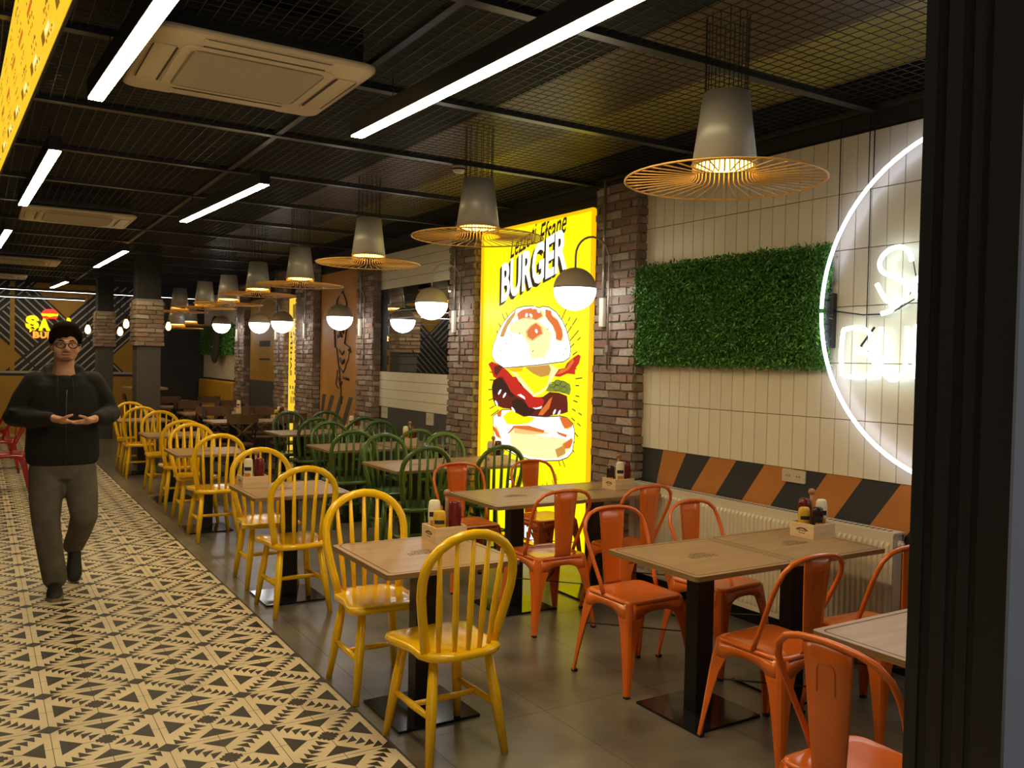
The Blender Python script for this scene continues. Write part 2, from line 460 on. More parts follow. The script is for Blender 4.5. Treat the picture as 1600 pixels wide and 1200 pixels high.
    for (y0, y1, zt) in ((4.86, 5.33, 2.95), (7.26, 7.76, 2.95), (9.74, 10.26, 2.95), (11.92, 12.72, 2.95), (13.3, 13.8, 2.95), (15.66, 16.3, 2.9)):
        b = MB(); b.box(4.06, y0, 0, XR, y1, zt, 0); brick_rows(b, 4.06, XR, y0, y1, 0, zt, rnd=rnd)
        part('brick_pilaster', b, ['mortar', 'brick'])
    # dark fascia band between the tiles and the mesh
    panel(YF+.1, YB, 2.915, 3.0, .03, 'black_metal', 'fascia_band')
build_right_wall()

def build_back_wall():
    b = MB(); b.box(XL-.15, YB, 0, XR, YB+.15, 3.32, 0)
    y = YB-.006
    b.add([(XL, y, .0), (3.05, y, .0), (3.05, y, 1.14), (XL, y, 1.14)], [(0, 1, 2, 3)], 1)
    b.add([(XL, y, 1.19), (3.05, y, 1.19), (3.05, y, 1.235), (XL, y, 1.235)], [(0, 1, 2, 3)], 3)
    w = struct(b.build('wall_back', ['wall_dark', 'yellow_paint', 'wall_grey', 'stripe_white']))
    # geometric mural: dark field, white diagonal stripes, yellow diamonds
    b = MB(); x0, x1, z0, z1 = XL, 3.05, 1.24, 2.97
    def clip_poly(poly):
        def cl(poly, ax, lim, keep_gt):
            out = []
            for i in range(len(poly)):
                a, c = poly[i], poly[(i+1) % len(poly)]
                ia = (a[ax] >= lim) == keep_gt or a[ax] == lim; ic = (c[ax] >= lim) == keep_gt or c[ax] == lim
                if ia: out.append(a)
                if ia != ic:
                    t = (lim-a[ax])/(c[ax]-a[ax]); out.append((a[0]+(c[0]-a[0])*t, a[1]+(c[1]-a[1])*t))
            return out
        for ax, lim, k in ((0, x0, True), (0, x1, False), (1, z0, True), (1, z1, False)):
            if len(poly) >= 3: poly = cl(poly, ax, lim, k)
        return poly
    def put(poly, yy, m):
        poly = clip_poly(poly)
        if len(poly) >= 3: b.add([(a, yy, c) for a, c in poly], [tuple(range(len(poly)))], m)
    q2 = math.sqrt(.5); T, Y_, px0, pz0 = 1.95, .85, 1.5, 2.89          # lattice of yellow squares turned 45 degrees, striped between
    def rot(p, q): return (px0+(p+q)*q2, pz0+(p-q)*q2)
    def rect(pa, qa, pb, qb, yy, m): put([rot(pa, qa), rot(pb, qa), rot(pb, qb), rot(pa, qb)], yy, m)
    h = Y_/2; sp = .11; w_ = .013
    for i in range(-4, 4):
        for j in range(-4, 4):
            p, q = i*T, j*T
            rect(p-h, q-h, p+h, q+h, YB-.012, 2)
            n = int((T-Y_)/sp)
            for k in range(1, n+1):
                d = h+k*sp-sp*.4
                rect(p-h, q+d-w_, p+h, q+d+w_, YB-.009, 1); rect(p+d-w_, q-h, p+d+w_, q+h, YB-.009, 1)
                rect(p+h+.03, q+d-w_, p+T-h-.03, q+d+w_, YB-.009, 1)
    put([(.52, z0), (.60, z0), (.60, z1), (.52, z1)], YB-.014, 2)
    b.build('geometric_mural', ['wall_dark', 'stripe_white', 'yellow_paint'], w)
build_back_wall()
b = MB(); b.box(XL-.15, -2, 0, XL, YB, 3.32); struct(b.build('wall_left', 'wall_grey'))
b = MB(); b.box(.992, .503, 0, XR+.15, .62, 3.32); b.box(.9405, .496, 0, XR+.15, .5029, 3.32); struct(b.build('wall_front', 'outer_wall'))
def build_jamb():
    b = MB()
    for y0, y1, d, m in ((.606, .622, .0, 1), (.59, .606, -.006, 0), (.572, .59, -.001, 0), (.556, .572, -.007, 0), (.5445, .556, -.001, 0), (.5415, .5445, -.0005, 1), (.53, .5415, -.004, 0), (.503, .53, -.001, 0), (.496, .503, -.002, 0)):
        x = .933+.19*(y0-.5)-d; b.box(x, y0, 0, x+.035 if y0 > .5 else .9404, y1, 3.2, m)
    struct(b.build('trim_1', ['jamb_paint', 'rail_metal']))
build_jamb()

# ------------------------------------------------------------------ columns with brick collars
def column(x0, x1, y0, zb0, zb1, label):
    t = thing('column', label, 'column', ((x0+x1)/2, y0+.2, 0))
    hw = (x1-x0)/2
    b = MB(); b.box(-hw, -.2, 0, hw, .2, zb0); b.build('lower_shaft', 'wall_grey', t)
    b = MB(); b.box(-hw, -.2, zb1, hw, .2, 3.195); b.build('upper_shaft', 'ceiling_black', t)
    b = MB(); b.box(-hw-.02, -.22, zb0, hw+.02, .22, zb1, 0); brick_rows(b, -hw-.02, hw+.02, -.22, .22, zb0, zb1, bl=.22, d=.02, rnd=random.Random(5), faces='-x-y+y+x'); b.build('brick_collar', ['mortar', 'brick'], t)
column(1.93, 2.25, 13.3, 1.73, 2.40, 'grey column with brick collar just behind the last yellow chairs')
column(1.90, 2.17, 17.8, 1.74, 2.40, 'grey column with brick collar, the farther one, close to the back wall')

# ------------------------------------------------------------------ lamps
def linear_lamp(x0, y0, x1, y1, zb, label, w=.072, h=.09, m='tube_light'):
    L = math.hypot(x1-x0, y1-y0); rz = math.atan2(y1-y0, x1-x0)-PI/2
    t = thing('linear_lamp', label, 'ceiling lamp', ((x0+x1)/2, (y0+y1)/2, zb), rz, 'black linear ceiling lamps')
    b = MB(); b.box(-w/2, -L/2, .004, w/2, L/2, h); b.build('housing', 'black_metal', t)
    b = MB(); b.box(-w/2+.005, -L/2+.005, -.002, w/2-.005, L/2-.005, .0039); b.build('diffuser', m, t)
    for s in (-1, 1):
        b = MB(); b.tube([(0, s*L*.36, h), (0, s*L*.36, ZC-zb+.012)], .003, 6); b.build('hanger', 'dark_metal', t)
linear_lamp(1.86, 1.3, 1.735, 4.45, 2.8, 'black linear lamp over the middle of the room, nearest and longest of its row')
linear_lamp(1.69, 6.04, 1.565, 8.19, 2.8, 'black linear lamp second in the row left of the hat-shaped pendants')
linear_lamp(1.46, 10.96, 1.39, 13.3, 2.8, 'short-looking black linear lamp third in the row, before the first brick-collared column')
linear_lamp(1.27, 16.4, 1.16, 18.1, 2.8, 'tiny far linear lamp above the glowing wall sign')
linear_lamp(.60, 1.9, .466, 4.55, 2.8, 'black linear lamp beside the nearest air conditioner')
linear_lamp(.385, 5.82, .306, 8.16, 2.8, 'black linear lamp at the left over the patterned walkway, second of the left row')
linear_lamp(.25, 9.9, .18, 11.76, 2.8, 'linear lamp cut by the left edge of the photo near the third air conditioner')
linear_lamp(-2.2, 18.9, 3.95, 18.9, 2.785, 'long slim light strip across the back wall, the upper one', .05, .05, 'strip_light')
linear_lamp(-2.2, 19.05, 1.8, 19.05, 2.645, 'long slim light strip across the back wall, the lower shorter one', .05, .05, 'strip_light')

def make_pendant(label, zl):
    t = thing('pendant_lamp', label, 'pendant lamp', (0, 0, 0), 0, 'hat-shaped pendants over the tables')
    r0, r1, h = .147, .105, .325
    b = MB(); prof = [(r0, 0), (r1, h), (.0, h+.004), (r1-.004, h-.006), (r0-.005, .0)]
    b.lathe([(r0, 0), (r1, h), (.001, h+.002)], 32); b.build('shade', 'cone_grey', t)
    b = MB(); b.lathe([(r0-.004, .001), (r1-.004, h-.01), (.001, h-.01)], 32); b.build('shade_lining', 'cone_inside', t)
    b = MB(); b.lathe([(.001, -.012), (.08, -.01), (r0-.02, -.002), (r0-.012, .012), (r0-.018, .02), (.001, .022)], 32); b.build('glowing_diffuser', 'amber_bulb', t)
    b = MB(); b.tube([(0, 0, .03), (0, 0, h-.012)], .02, 10); b.build('lamp_holder', 'dark_metal', t)
    b = MB(); n = 40
    for k in range(n):
        a = 2*PI*k/n; c, s = math.cos(a), math.sin(a)
        b.tube([((r0-.008)*c, (r0-.008)*s, .015), ((r0-.004)*c, (r0-.004)*s, -.04), ((r0+.012)*c, (r0+.012)*s, -.058), (.45*c, .45*s, -.068)], .0033, 5)
    b.tube([(.45*math.cos(2*PI*k/64), .45*math.sin(2*PI*k/64), -.068) for k in range(64)], .005, 6, closed=True)
    b.tube([((r0+.001)*math.cos(2*PI*k/40), (r0+.001)*math.sin(2*PI*k/40), .004) for k in range(40)], .003, 6, closed=True)
    b.build('wire_brim', 'brim_wire', t)
    b = MB()
    for k in range(14):
        a = 2*PI*k/14; c, s = math.cos(a)*(r1-.01), math.sin(a)*(r1-.01)
        b.bar((c, s, h-.005), (c*1.02, s*1.02, 3.199-zl), .0032)
    b.build('suspension_wires', 'black_metal', t)
    return t
PX = 2.9
pend = [(2.9, 2.87, 2.52, 'hat-shaped pendant lamp nearest the camera, over the orange chairs'),
        (2.9, 5.16, 2.515, 'hat-shaped pendant in front of the lit burger poster, second from the camera'),
        (2.9, 7.1, 2.505, 'hat-shaped pendant third from the camera, before the mirror bay'),
        (2.9, 8.98, 2.44, 'hat-shaped pendant fourth from the camera, before the orange mural'),
        (2.9, 10.6, 2.43, 'hat-shaped pendant fifth from the camera'),
        (2.9, 12.05, 2.38, 'hat-shaped pendant sixth from the camera'),
        (2.9, 13.5, 2.39, 'hat-shaped pendant seventh from the camera, right of the brick-collared column'),
        (2.9, 15.4, 2.41, 'hat-shaped pendant eighth from the camera, beside the near column'),
        (3.46, 17.4, 2.26, 'low-hung far pendant before the dark wall, the right one'),
        (3.04, 16.4, 2.16, 'low-hung far pendant before the dark wall, the left one')]
p0 = None
for x, y, z, l in pend:
    make_pendant(l, z).location = (x, y, z)

def make_globe(label):
    t = thing('globe_lamp', label, 'wall lamp', (0, 0, 0), 0, 'globe lamps on the brick pilasters')
    r = .158
    b = MB(); b.lathe([(r*math.cos(a), r*math.sin(a)) for a in [R(2+i*8.8) for i in range(11)]], 32); b.build('shade', 'globe_grey', t)
    b = MB(); b.lathe([(r*.985*math.cos(a), r*.985*math.sin(a)) for a in [R(-90+i*9.2) for i in range(11)]], 32); b.build('diffuser', 'globe_light', t)
    b = MB(); pts = [(0, 0, r-.01), (0, 0, .2)]
    for i in range(13):
        a = PI-PI*i/12; pts.append((.155+.155*math.cos(a), 0, .24+.155*math.sin(a)))
    pts += [(.31, 0, .1), (.31, 0, -.58)]
    b.tube(pts, .0075, 8); b.build('arm', 'arm_metal', t)
    b = MB(); b.box(.30, -.016, -.45, .343, .016, -.40); b.box(.30, -.016, .03, .343, .016, .08); b.build('wall_bracket', 'arm_metal', t)
    return t
glob = [(3.70, 5.12, 2.143, 'glowing globe lamp on the pilaster right of the burger poster'), (3.72, 7.5, 2.15, 'glowing globe lamp on the pilaster left of the burger poster'),
        (3.72, 9.98, 2.1, 'glowing globe lamp in front of the orange mural'), (3.72, 12.3, 2.11, 'glowing globe lamp by the narrow lit sign, the right of an overlapping pair'),
        (3.72, 13.5, 2.125, 'glowing globe lamp left of an overlapping pair, before the ochre mural'), (3.72, 15.95, 2.17, 'farthest glowing globe lamp, before the far greenery panel')]
g0 = None
for x, y, z, l in glob:
    if g0 is None: g0 = make_globe(l); g0.location = (x, y, z)
    else: dup(g0, (x, y, z), 0, l)
def make_conduit(label):
    t = thing('conduit', label, 'conduit', (0, 0, 0), 0, 'metal conduits on the pilasters')
    b = MB(); b.tube([(0, 0, 2.09), (0, 0, 2.985)], .011, 8); b.build('pipe', 'galv', t)
    b = MB(); b.prism(rrect(.045, .05, .015), 1.885, 2.1); b.build('junction_box', 'white_plastic', t)
    return t
c0 = None
for y, l in ((5.2, 'metal conduit pipe with grey box on the pilaster right of the burger poster'), (7.6, 'metal conduit pipe with grey box on the pilaster left of the burger poster'),
             (10.08, 'metal conduit pipe with grey box on the pilaster right of the orange mural'), (12.2, 'metal conduit pipe with grey box beside the narrow lit sign'),
             (13.62, 'metal conduit pipe with grey box left of the narrow lit sign'), (16.05, 'metal conduit pipe with grey box beside the far greenery panel')):
    if c0 is None: c0 = make_conduit(l); c0.location = (4.02, y, 0)
    else: dup(c0, (4.02, y, 0), 0, l)

def make_edison(label, drop):
    t = thing('filament_bulb', label, 'light bulb', (0, 0, 0), 0, 'bare filament bulbs near the back')
    b = MB(); b.lathe([(.001, -.075), (.03, -.06), (.045, -.02), (.04, .02), (.022, .06), (.02, .075)], 16); b.build('glass_bulb', 'edison', t)
    b = MB(); b.lathe([(.022, .07), (.022, .12), (.004, .13), (.003, 3.19-drop)], 12); b.build('socket', 'black_metal', t)
    return t
for x, y, z, l in ((1.51, 15.5, 1.99, 'glowing bare bulb right of the lit wall sign'), (2.0, 14.9, 2.085, 'glowing bare bulb between the two columns, the upper one'),
                   (1.99, 15.5, 1.975, 'glowing bare bulb between the two columns, the lower one'), (2.74, 15.5, 2.09, 'glowing bare bulb right of the near column')):
    make_edison(l, z).location = (x, y, z)

# ------------------------------------------------------------------ air conditioners, smoke detector
def make_ac(label):
    t = thing('air_conditioner', label, 'air conditioner', (0, 0, 0), 0, 'ceiling cassette air conditioners')
    b = MB(); b.prism(rrect(.95, .95, .07), 0, .03, 0, False); b.build('panel', 'ac_cream', t, bevel=.012)
    b = MB(); b.prism(rrect(.84, .84, .02), .03, .2); b.build('casing', 'dark_metal', t)
    b = MB(); b.prism(rrect(.66, .66, .06), -.006, .0, 0); b.build('grille_frame', 'ac_cream', t, bevel=.004)
    b = MB(); b.prism(rrect(.58, .58, .05), -.0085, -.0062, 0)
    for i in range(40):
        y = -.275+i*.0138; hw = .28
        b.box(-hw, y, -.0105, hw, y+.004, -.0086, 1)
    b.build('grille', ['ac_grille', 'ac_cream'], t)
    for k in range(4):
        b = MB(); a = k*PI/2
        for (u0, u1, v0, v1, z0, z1, m) in ((-.27, .27, -.44, -.35, -.004, -.0005, 0), (-.26, .26, -.352, -.343, -.006, -.004, 1), (-.26, .26, -.442, -.438, -.006, -.004, 1)):
            vs = []
            for z in (z0, z1):
                for (u, v) in ((u0, v0), (u1, v0), (u1, v1), (u0, v1)): vs.append((u*math.cos(a)-v*math.sin(a), u*math.sin(a)+v*math.cos(a), z))
            b.add(vs, [(0, 1, 2, 3)[::-1], (4, 5, 6, 7), (0, 1, 5, 4), (1, 2, 6, 5), (2, 3, 7, 6), (3, 0, 4, 7)], m)
        b.build('louver', ['ac_cream', 'tile_dark'], t)
    return t
a0 = make_ac('large cream cassette air conditioner on the ceiling nearest the camera'); a0.location = (1.1, 4.28, 2.95)
a0.scale = (1.05, 1, 1); dup(a0, (.84, 9.72, 2.95), 0, 'cream cassette air conditioner second from the camera'); dup(a0, (.55, 14.9, 2.95), 0, 'cream cassette air conditioner third from the camera at the left edge')
dup(a0, (.25, 18.1, 2.95), 0, 'farthest cream cassette air conditioner close to the back wall')
t = thing('smoke_detector', 'small white smoke detector on a ceiling rail', 'smoke detector', (2.91, 5.47, 2.94))
b = MB(); b.lathe([(.001, 0), (.03, .003), (.045, .02), (.05, .03), (.05, .05), (.001, .055)], 20); b.build('body', 'white_plastic', t)
b = MB(); b.lathe([(.051, .022), (.0515, .027), (.051, .032)], 20); b.build('vent_ring', 'black_metal', t)

# ------------------------------------------------------------------ hanging lit menu box at the upper left
def build_menu():
    t = thing('menu_lightbox', 'long yellow lit menu board hanging at the upper left', 'lit sign', (0, 0, 0))
    def P(u, v, d=0):   # u along, v up
        y = 2.0+u*3.7; xb = .21-(y-2.63)*.0434; xt = .135-(y-3.0)*.024
        return (xb+(xt-xb)*v+d, y, 2.55+.40*v)
    b = MB(); q = [P(0, .0, .002), P(1, .0, .002), P(1, 1.02, .002), P(0, 1.02, .002), P(0, .0, .011), P(1, .0, .011), P(1, 1.02, .011), P(0, 1.02, .011)]
    b.add(q, [(0, 3, 2, 1), (4, 5, 6, 7), (0, 1, 5, 4), (1, 2, 6, 5), (2, 3, 7, 6), (3, 0, 4, 7)]); b.build('case', 'black_metal', t)
    b = MB(); rnd = random.Random(4); b.add([P(0, 0), P(1, 0), P(1, 1), P(0, 1)], [(0, 1, 2, 3)], 0)
    def blk(u, v, du, dv, m): b.add([P(u, v, -.002), P(u+du, v, -.002), P(u+du, v+dv, -.002), P(u, v+dv, -.002)], [(0, 1, 2, 3)], m)
    for i in range(9):
        u = .06+i*.1
        for v, m in ((.86, 1), (.78, 2), (.66, 1), (.5, 1), (.42, 2), (.3, 1), (.24, 2), (.1, 1)):
            n = rnd.randint(4, 7)
            for k in range(n): blk(u+k*.0085+rnd.uniform(0, .01), v+rnd.uniform(-.015, .015), .0065, rnd.uniform(.015, .03), m)
        blk(u, .55+rnd.uniform(-.05, .05), .05, .05, 2); blk(u+.02, .14, .03, .05, 3); blk(u+.055, .12, .02, .09, 1)
    b.build('lit_face', ['menu_yellow', 'menu_text', 'menu_red', 'lit_cream'], t)
    b = MB()
    for u in (.15, .85):
        p = P(u, 1.02, .006); b.tube([p, (p[0], p[1], 3.03)], .006, 6)
    b.build('hanger', 'dark_metal', t)
build_menu()

# ------------------------------------------------------------------ burger poster lightbox
XP = 4.12
def burger_poster():
    t = thing('poster_lightbox', 'tall yellow lit burger poster between two brick pilasters', 'lit sign', (0, 0, 0))
    y0, y1, z0, z1 = 5.46, 7.2, .03, 2.82
    b = MB(); b.box(XP, y0, z0, XR-.001, y1, z1, 0); fr = b.build('case', 'orange_paint', t)
    b = MB()
    b.box(XP-.02, y0-.015, z0, XP+.01, y0+.012, z1); b.box(XP-.02, y1-.012, z0, XP+.01, y1+.015, z1)
    b.box(XP-.02, y0, z1-.012, XP+.01, y1, z1+.012); b.box(XP-.02, y0, z0-.012, XP+.01, y1, z0+.012); b.build('frame', 'lit_amber', t)
    b = MB()
    nu, nv = 14, 22
    b.add([(XP-.003, y0, z0), (XP-.003, y1, z0), (XP-.003, y1, z1), (XP-.003, y0, z1)], [(0, 1, 2, 3)]); b.build('lit_face', 'lit_yellow', t)
    # printed artwork: pixel-sampled outline points mapped once onto the poster plane (y, z)
    f, yaw, p, r, H = 1345.71, .555306, -.0250503, .0210216, 1.60
    fw = Vector((math.sin(yaw)*math.cos(p), math.cos(yaw)*math.cos(p), math.sin(p))); rt = Vector((math.cos(yaw), -math.sin(yaw), 0)); up = rt.cross(fw)
    r2 = math.cos(r)*rt+math.sin(r)*up; u2 = -math.sin(r)*rt+math.cos(r)*up
    def yz(q):
        d = r2*(q[0]-800)/f-u2*(q[1]-600)/f+fw; k = XP/d.x
        return (d.y*k, H+d.z*k)
    ly = [0]
    art = MB(); names = ['lit_white', 'lit_cream', 'lit_tan', 'lit_orange', 'lit_red', 'lit_maroon', 'lit_dark', 'lit_green', 'lit_brown', 'lit_yellow', 'lit_amber', 'lit_peach']
    def poly(pts, m, ox=740, oy=440, s=8, depth=None):
        ly[0] += 1; x = XP-.0045-.00025*ly[0]
        q = [yz((ox+a/s, oy+c/s)) for a, c in pts]
        art.add([(x, a, c) for a, c in q], [tuple(range(len(q)))], names.index(m)); return q
    def halo(pts, k=1.3, **kw):
        cx_ = sum(p_[0] for p_ in pts)/len(pts); cy_ = sum(p_[1] for p_ in pts)/len(pts)
        for kk, m_ in ((k+.25, 'lit_cream'), (k, 'lit_peach')): poly([(cx_+(a-cx_)*kk, cy_+(c-cy_)*kk) for a, c in pts], m_, **kw)
    def outline(pts, w, m, ox=740, oy=440, s=8):
        q = [yz((ox+a/s, oy+c/s)) for a, c in pts]; ly[0] += 1; x = XP-.0045-.00025*ly[0]
        for i in range(len(q)):
            a, c = Vector(q[i]), Vector(q[(i+1) % len(q)]); d = (c-a)
            if d.length < 1e-5: continue
            n = Vector((-d.y, d.x)).normalized()*w/2
            art.add([(x, *(a-n)), (x, *(c-n)), (x, *(c+n)), (x, *(a+n))], [(0, 1, 2, 3)], names.index(m))
    def ellp(c, ra, rb, m, ang=0, **k):
        poly([(c[0]+ra*math.cos(R(a))*math.cos(ang)-rb*math.sin(R(a))*math.sin(ang), c[1]+ra*math.cos(R(a))*math.sin(ang)+rb*math.sin(R(a))*math.cos(ang)) for a in range(0, 360, 30)], m, **k)
    # rays around the burger
    rnd = random.Random(2)
    cyc, czc = yz((835, 600))
    for i in range(64):
        a = 2*PI*i/64+rnd.uniform(-.02, .02); ca, sa = math.cos(a), math.sin(a)
        ra = .66 if abs(ca) > .5 else .84
        for k in range(2):
            s = ra+k*.09+rnd.uniform(-.02, .02); e = s+rnd.uniform(.04, .1)
            pts = []
            for rr in (s, e): pts.append((cyc+ca*rr*.93, czc+sa*rr*1.02))
            if min(p_[0] for p_ in pts) < y0+.1 or max(p_[0] for p_ in pts) > y1-.1: continue
            if czc+sa*s > 2.0 or czc+sa*s < .45: continue
            n = Vector((-sa, ca))*.0045; x = XP-.0044
            A, B_ = Vector(pts[0]), Vector(pts[1])
            art.add([(x, *(A-n)), (x, *(B_-n)), (x, *(B_+n)), (x, *(A+n))], [(0, 1, 2, 3)], names.index('lit_brown'))
    bun = [(250, 880), (270, 780), (330, 620), (400, 500), (480, 400), (560, 335), (650, 310), (760, 305), (850, 330), (880, 310), (960, 320), (1050, 380), (1130, 490), (1180, 600), (1220, 750), (1235, 850), (1220, 950), (1150, 1000), (1000, 1020), (800, 1045), (570, 1065), (400, 1080), (290, 1010), (255, 950)]
    K2 = dict(ox=740, oy=590)
    low = [(250, 480), (330, 420), (370, 400), (480, 400), (600, 470), (760, 480), (900, 490), (1080, 480), (1170, 500), (1250, 580), (1270, 680), (1260, 800), (1240, 930), (1180, 1000), (1080, 1035), (900, 1040), (700, 1020), (520, 960), (330, 860), (270, 780), (250, 640)]
    poly(low, 'lit_white', **K2); outline(low, .008, 'lit_brown', **K2)
    poly([(370, 480), (480, 400), (600, 470), (780, 500), (700, 570), (560, 590), (420, 580)], 'lit_yellow', **K2)
    poly([(470, 650), (700, 690), (900, 740), (1150, 760), (1200, 900), (1100, 1010), (900, 1020), (700, 990), (540, 930), (460, 800)], 'lit_cream', **K2)
    for h_ in ([(1110, 520), (1170, 530), (1220, 590), (1180, 630), (1130, 590)], [(1130, 830), (1215, 780), (1225, 810), (1200, 870), (1130, 880)], [(560, 640), (700, 640), (880, 690), (700, 700), (560, 690)], [(290, 620), (310, 650), (340, 740), (310, 730), (285, 670)]): halo(h_, 1.35, **K2)
    poly([(430, 700), (510, 600), (700, 600), (900, 660), (880, 690), (700, 660), (520, 630), (450, 700)], 'lit_orange', **K2)
    poly([(1040, 670), (1180, 715), (1165, 748), (1070, 710)], 'lit_orange', **K2)
    poly([(1080, 490), (1170, 500), (1250, 580), (1240, 610), (1150, 640), (1110, 560)], 'lit_orange', **K2)
    poly([(250, 590), (300, 650), (350, 750), (300, 740), (260, 660)], 'lit_orange', **K2); poly([(300, 440), (365, 405), (350, 490), (310, 490)], 'lit_orange', **K2)
    poly([(1130, 830), (1240, 755), (1250, 800), (1220, 880), (1130, 890)], 'lit_orange', **K2); poly([(1030, 900), (1150, 840), (1160, 950), (1060, 1000)], 'lit_tan', **K2)
    # fillings
    poly([(1010, 1180), (1060, 1100), (1150, 1080), (1180, 1020), (1260, 950), (1320, 910), (1350, 930), (1330, 1020), (1280, 1090), (1280, 1160), (1180, 1150), (1090, 1190)], 'lit_red')
    poly([(1050, 1160), (1100, 1100), (1170, 1080), (1250, 960), (1270, 1000), (1200, 1100), (1110, 1150)], 'lit_orange')
    poly([(195, 1030), (240, 1000), (300, 1030), (360, 1060), (430, 1110), (520, 1210), (340, 1230), (260, 1190), (230, 1100)], 'lit_red')
    poly([(270, 1060), (350, 1040), (370, 1080), (300, 1180), (270, 1150)], 'lit_maroon')
    poly([(240, 120), (260, 30), (340, -10), (520, -10), (620, 90), (700, 180), (770, 250), (880, 240), (960, 180), (1080, 190), (1180, 230), (1190, 330), (1190, 430), (1130, 450), (1000, 470), (900, 495), (800, 485), (700, 480), (640, 490), (540, 440), (470, 390), (380, 380), (280, 340), (250, 260)], 'lit_maroon', **K2)
    poly([(240, 120), (270, 30), (340, 0), (400, 60), (470, 130), (520, 230), (480, 250), (400, 180), (300, 230), (250, 200)], 'lit_dark', **K2)
    poly([(490, 300), (560, 260), (640, 290), (720, 380), (790, 410), (720, 470), (640, 480), (560, 430), (500, 370)], 'lit_dark', **K2)
    poly([(380, -10), (550, -10), (600, 100), (700, 170), (760, 240), (860, 250), (900, 290), (870, 360), (800, 390), (700, 370), (640, 270), (560, 240), (480, 180), (430, 80)], 'lit_red', **K2)
    poly([(920, 330), (960, 270), (1000, 240), (960, 380), (880, 470), (820, 470), (860, 400)], 'lit_orange', **K2)
    poly([(560, 215), (600, 205), (650, 240), (660, 275), (620, 250)], 'lit_white', **K2); poly([(750, 375), (800, 378), (870, 355), (860, 385), (790, 395)], 'lit_white', **K2)
    for c, a in (((340, 180), .5), ((400, 220), .5), ((510, 400), -.6), ((1025, 430), .4), ((1085, 440), .4), ((300, 320), -.4)): ellp(c, 12, 38, 'lit_white', a, **K2)
    poly([(420, 1060), (700, 1050), (960, 1030), (1080, 1100), (1010, 1200), (970, 1290), (860, 1400), (770, 1440), (640, 1320), (540, 1180)], 'lit_cream')
    poly([(480, 1080), (700, 1060), (960, 1050), (960, 1200), (940, 1290), (850, 1370), (780, 1400), (690, 1300), (600, 1190)], 'lit_yellow')
    poly([(660, 1070), (960, 1040), (985, 1100), (960, 1170), (860, 1195), (760, 1150)], 'lit_tan'); poly([(430, 1090), (640, 1060), (620, 1120), (520, 1130)], 'lit_amber')
    poly([(920, 170), (960, 90), (1050, 30), (1140, 40), (1220, 80), (1235, 150), (1215, 220), (1180, 205), (1080, 180), (980, 175)], 'lit_green', **K2)
    for c in ((1000, 90), (1070, 60), (1140, 80), (1060, 130), (1150, 150)): outline([(c[0]+42*math.cos(R(a)), c[1]+34*math.sin(R(a))) for a in range(0, 360, 45)], .004, 'lit_brown', **K2)
    poly(bun, 'lit_white'); outline(bun, .007, 'lit_brown')
    poly([(460, 540), (600, 460), (800, 470), (920, 560), (1000, 640), (960, 850), (900, 950), (740, 970), (700, 780), (620, 660), (480, 640)], 'lit_cream')
    for h_ in ([(590, 420), (660, 370), (760, 350), (840, 380), (860, 430), (790, 470), (660, 450)], [(960, 400), (1010, 440), (1070, 500), (1110, 600), (1110, 690), (1060, 680), (1020, 550)], [(740, 560), (800, 530), (860, 580), (870, 650), (760, 720), (700, 690), (690, 620)]): halo(h_, 1.25)
    poly([(570, 400), (640, 350), (760, 330), (850, 370), (880, 430), (800, 480), (740, 450), (660, 450), (580, 480)], 'lit_orange')
    poly([(920, 350), (990, 365), (1010, 440), (1070, 480), (1125, 590), (1140, 680), (1115, 740), (1050, 720), (1055, 640), (1010, 550), (950, 480), (920, 430)], 'lit_orange')
    poly([(740, 560), (800, 520), (860, 570), (880, 650), (820, 680), (760, 730), (700, 690), (690, 620)], 'lit_orange')
    poly([(350, 690), (380, 600), (440, 480), (520, 390), (560, 345), (530, 440), (450, 560), (400, 690)], 'lit_tan')
    for c, a in (((685, 420), .3), ((740, 425), -.6), ((775, 328), 1), ((835, 370), -.5), ((900, 345), .5), ((905, 470), .5), ((1020, 410), -.7), ((810, 620), -.3), ((520, 480), .5), ((980, 590), 0)): ellp(c, 15, 27, 'lit_white', a)
    for c in ((490, 670), (440, 770), (355, 860), (600, 650), (770, 870), (1180, 840), (1150, 910), (955, 595)): ellp(c, 4, 14, 'lit_brown', .5)
    # lettering
    def txt(body, A, B_, h, m, lay, dy=0, dz=0, **k):
        vs, fs = text_fit(body, 1, 1, **k); a, c = Vector(yz(A)), Vector(yz(B_)); d = c-a
        x = XP-.0045-lay
        art.add([(x, a.x+d.x*u+dy, a.y+d.y*u+h*v+dz) for u, v in vs], [f_[::-1] for f_ in fs], names.index(m))
    txt('Lezzeti', (798, 405), (839, 378), .18, 'lit_brown', .0006, shear=.3, offset=.012)
    txt('Efsane', (843, 388), (886, 362), .2, 'lit_brown', .0006, shear=.3, offset=.012)
    txt('BURGER', (784, 474), (886, 420), .36, 'lit_brown', .0007, dy=.035, dz=-.03, offset=.035)
    txt('BURGER', (784, 474), (886, 420), .36, 'lit_brown', .0008, dy=.018, dz=-.015, offset=.035)
    txt('BURGER', (784, 474), (886, 420), .36, 'lit_white', .0012, offset=.03)
    txt('URS', (807, 833), (839, 850), .19, 'lit_brown', .0008, dz=-.02, dy=.012, offset=.09)
    txt('URS', (808, 833), (838, 849), .165, 'lit_white', .0014, offset=.03)
    ellp((480, 2490), 50, 30, 'lit_brown'); ellp((480, 2500), 34, 20, 'lit_white')
    art.build('printed_artwork', names, t)
burger_poster()

